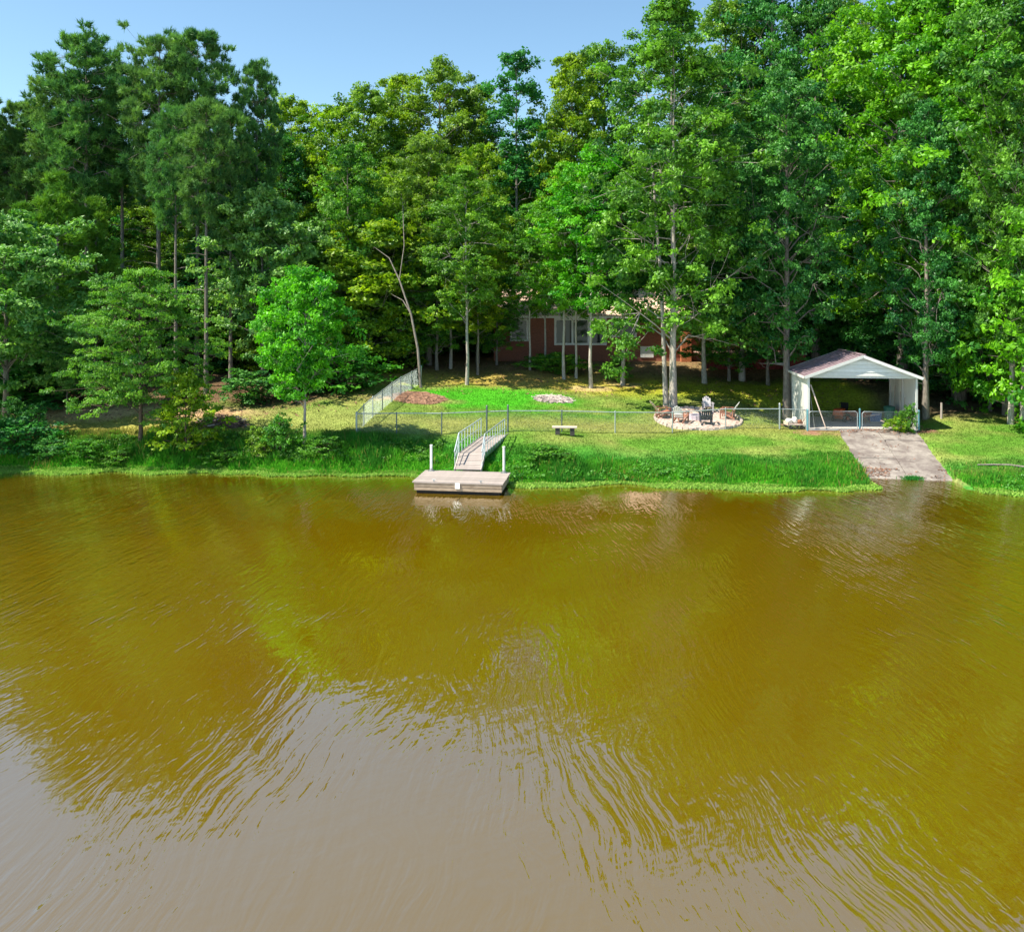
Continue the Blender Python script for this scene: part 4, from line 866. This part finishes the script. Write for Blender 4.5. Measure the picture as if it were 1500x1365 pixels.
a, b_ = P3(1432, 684, 38.9), P3(1512, 691, 38.4)
o = MB().tube([Vector((x, y, gz(x, y)+.08)) for x, y in [(a.x, a.y), (a.x+.7, a.y-.1), (a.x+1.4, a.y-.12), (b_.x, b_.y)]], [.03, .045, .05, .06], 8).obj('fallen_log', BARK, smooth=True); tag(o, 'thin grey fallen branch on the bank at the right edge', 'log')
o = MB().tube([Vector((x, y, gz(x, y)+.05)) for x, y in [(21.1, 37.5), (21.9, 37.35), (22.8, 37.4)]], [.03, .05, .04], 8).obj('driftwood', BARK, smooth=True); tag(o, 'short piece of driftwood near the water at the right edge', 'driftwood')

# ------------------------------------------------------------------ grass (nobody could count it)
GRASSM, nt, b = nodes('grass_blades'); nt.nodes.remove(b)
at = N(nt, 'ShaderNodeAttribute', attribute_name='paint'); df = N(nt, 'ShaderNodeBsdfDiffuse'); tr_ = N(nt, 'ShaderNodeBsdfTranslucent'); ms = N(nt, 'ShaderNodeMixShader'); ms.inputs[0].default_value = .35
nt.links.new(at.outputs['Color'], df.inputs[0]); nt.links.new(at.outputs['Color'], tr_.inputs[0]); nt.links.new(df.outputs[0], ms.inputs[1]); nt.links.new(tr_.outputs[0], ms.inputs[2]); nt.links.new(ms.outputs[0], nt.nodes['Material Output'].inputs[0])
def blades(name, X, Y, Z, h, w, col, seed, lean=.35, label=None):
    rg = np.random.default_rng(seed); n = len(X); az = rg.random(n)*6.2832; la = rg.random(n)*6.2832
    base = np.stack([X, Y, Z-.02], 1); s = np.stack([np.cos(az), np.sin(az), 0*az], 1)*(w/2)[:, None]
    tip = base+np.stack([np.cos(la)*h*lean*rg.random(n), np.sin(la)*h*lean*rg.random(n), h], 1)
    mid = (base*.45+tip*.55)+np.array([0, 0, .05])*h[:, None]
    v = np.stack([base-s, base+s, mid+s*.8, tip, mid-s*.8], 1).reshape(-1, 3); f = np.arange(n*5).reshape(-1, 5)
    o = MB().add(v, f, np.repeat(col, 5, 0)).obj(name, GRASSM); tag(o, label, kind='stuff'); o['category'] = 'grass'; return o
def inside_things(X, Y):
    w = on_ramp(X, Y) | (_box(X, Y, 16.1, 22.6, 45.9, 52.2, .01) > .5) | (np.hypot(X-fpc.x, Y-fpc.y) < RP_+.05)
    return w
# mown lawn
n = 150000; X = R.uniform(-30, 29, n); Y = R.uniform(36, 61, n)
u = np.abs(X/Y) < .64; dd = Y-shore(X); k = u & (dd > .6) & ~inside_things(X, Y); X, Y = X[k], Y[k]
c = paint(X, Y)*(.75+.6*R.random(len(X)))[:, None]; patch = fbm(X, Y, 2.2, 51); brown = (c[:, 0] > c[:, 1]*1.05)
kp = ~(brown & (R.random(len(X)) < .8)); X, Y, c, patch = X[kp], Y[kp], c[kp], patch[kp]
blades('lawn_grass', X, Y, ground(X, Y), .05+.09*patch*R.random(len(X)), np.full(len(X), .03), c, 1, .5, 'short mown grass of the lawn')
# tall grass on the bank
n = 190000; X = R.uniform(-27, 26, n); dd = R.uniform(-.1, 4.6, n)**1.0; Y = shore(X)+dd
cl_ = fbm(X, Y, 1.6, 61); tuft = fbm(X, Y, .5, 65)
edge = 1.6+3.0*fbm(X, Y*.3, 2.4, 77)
hgt = np.interp(dd/edge, [-.1, .15, .4, .75, 1.2, 1.6], [.14, .28, .42, .26, .12, .06])*np.clip(-.1+2.2*cl_, .25, 2)*(.5+tuft)
k = (R.random(n) < np.interp(dd/edge, [0, .7, 1.4], [1, .8, .25])) & ~on_ramp(X, Y); X, Y, dd, hgt, cl_ = X[k], Y[k], dd[k], hgt[k], cl_[k]
hgt *= np.where(X > -5, 1.0, 1.05)*np.where(X > 15, .7, 1)
base = mixc(np.ones((len(X), 3))*np.array((.07, .36, .02)), (.15, .46, .03), R.random(len(X))); base = mixc(base, (.03, .17, .03), np.clip((cl_-.5)*4, 0, 1)*.6)
base = mixc(base, (.34, .30, .07), (R.random(len(X)) < .04+.5*np.clip(fbm(X, Y, 2.0, 88)-.56, 0, 1)*2)*1.0)
w_ = np.clip((dd/(1.6+3.0*fbm(X, Y*.3, 2.4, 77))-.45)/.8+.5*(R.random(len(X))-.5), 0, 1)[:, None]; base = base*(1-w_)+paint(X, Y)*1.15*w_
stalk = R.random(len(X)) < .003; hgt = np.where(stalk, hgt*1.5+.1, hgt); base[stalk] = (.24, .26, .07)
blades('bank_grass', X, Y, ground(X, Y), hgt*(.6+.6*R.random(len(X))), .025+.03*R.random(len(X)), base, 2, .6, 'tall lush grass along the bank above the water')
# pale floating weed fringe
n = 70000; X = R.uniform(-26.5, 25.5, n); wd = .35+.75*vnoise(X, X*0, 2.6, 71)+.3*vnoise(X, X*0, .7, 72); dd = -wd*R.random(n)**1.3+.25; Y = shore(X)+dd
k = ~((X > 15.9) & (X < 19.8)) & ~((X > -4.2) & (X < .0) & (dd < -.3)) ; X, Y, dd = X[k], Y[k], dd[k]
base = mixc(np.ones((len(X), 3))*np.array((.20, .44, .05)), (.36, .52, .12), R.random(len(X)))
blades('shore_weed', X, Y, np.maximum(ground(X, Y), 0)+.01, .05+.09*R.random(len(X)), .05+.05*R.random(len(X)), base, 3, 1.6, 'pale green weed fringe along the waterline')
# clump on the ramp foot
X = 18.1+.2*R.normal(size=500); Y = 38.3+.1*R.normal(size=500)
blades('ramp_weed', X, Y, np.full(500, .0), .08+.14*R.random(500), np.full(500, .03), np.ones((500, 3))*np.array((.04, .22, .04)), 4, .8, 'small clump of weed at the foot of the boat ramp')
# leafy ground cover on the left bank
rg = np.random.default_rng(5); n = 460; X = -3.4-22.6*rg.random(n)**.8; dd = rg.uniform(.9, 2.9, n); Y = shore(X)+dd; Z = ground(X, Y)
cm = MB(); leaf_quads(cm, np.stack([X, Y, Z+.1], 1), np.full(n, .32)+.2*rg.random(n), 46, .12, rg, .75, .7, rg.random(n))
o = cm.obj('bank_weeds', L_BUSH); tag(o, 'tangle of broad leafy weeds covering the left bank', kind='stuff')
n = 420; X = np.concatenate([rg.uniform(-.4, 15.5, n-60), rg.uniform(20, 25, 60)]); dd = rg.uniform(.2, 1.7, n); Y = shore(X)+dd; k = fbm(X, Y, 2.5, 91) > .47; X, Y = X[k], Y[k]; Z = ground(X, Y); n = len(X)
cm = MB(); leaf_quads(cm, np.stack([X, Y, Z+.08], 1), np.full(n, .26)+.15*rg.random(n), 42, .11, rg, .8, .7, rg.random(n))
o = cm.obj('bank_weeds', leafmat('fresh_weeds', (.03, .20, .02), (.08, .36, .03))); tag(o, 'fresh green leafy weeds along the right bank', kind='stuff')

# fallen leaves on the ramp and under the trees
rg = np.random.default_rng(40)
def litter(X, Y, Z, m, label, size=.09):
    n = len(X); p = np.stack([X, Y, Z], 1); nr = unit(np.array([0, 0, 1.])+rg.normal(size=(n, 3))*.35); t = unit(np.cross(nr, unit(rg.normal(size=(n, 3))))); b_ = np.cross(nr, t); L = size*(.5+rg.random(n))[:, None]
    v = np.stack([p-t*L*.5, p+b_*L*.3, p+t*L*.5, p-b_*L*.3], 1).reshape(-1, 3)
    o = MB().add(v, np.arange(n*4).reshape(-1, 4)).obj('fallen_leaves', m); tag(o, label, 'leaves', kind='stuff')
LEAFM = mat('dry_leaves', (.34, .18, .12), (.16, .085, .06), 3, 1)
v = np.concatenate([.80+.13*rg.random(700), .10*rg.random(500)**1.5, rg.random(260)]); u = rg.random(len(v)); k = fbm(u*4, v*8, .8, 12) > .42; v, u = v[k], u[k]
x, y = RPp(u, v); litter(x, y, zr(v)+.03, LEAFM, 'brown dead leaves washed up on the boat ramp')
n = 7000; X = np.concatenate([rg.uniform(-8, 22, n//2), rg.uniform(-28, -9, n//4), rg.uniform(15, 23, n//4)]); Y = np.concatenate([rg.uniform(53, 64, n//2), rg.uniform(46, 54, n//4), rg.uniform(45.3, 48.5, n//4)])
k = (fbm(X, Y, 2, 99) > .42) & ~inside_things(X, Y); X, Y = X[k], Y[k]; litter(X, Y, ground(X, Y)+.05, LEAFM, 'scattered dead leaves on the ground under the trees', .13)
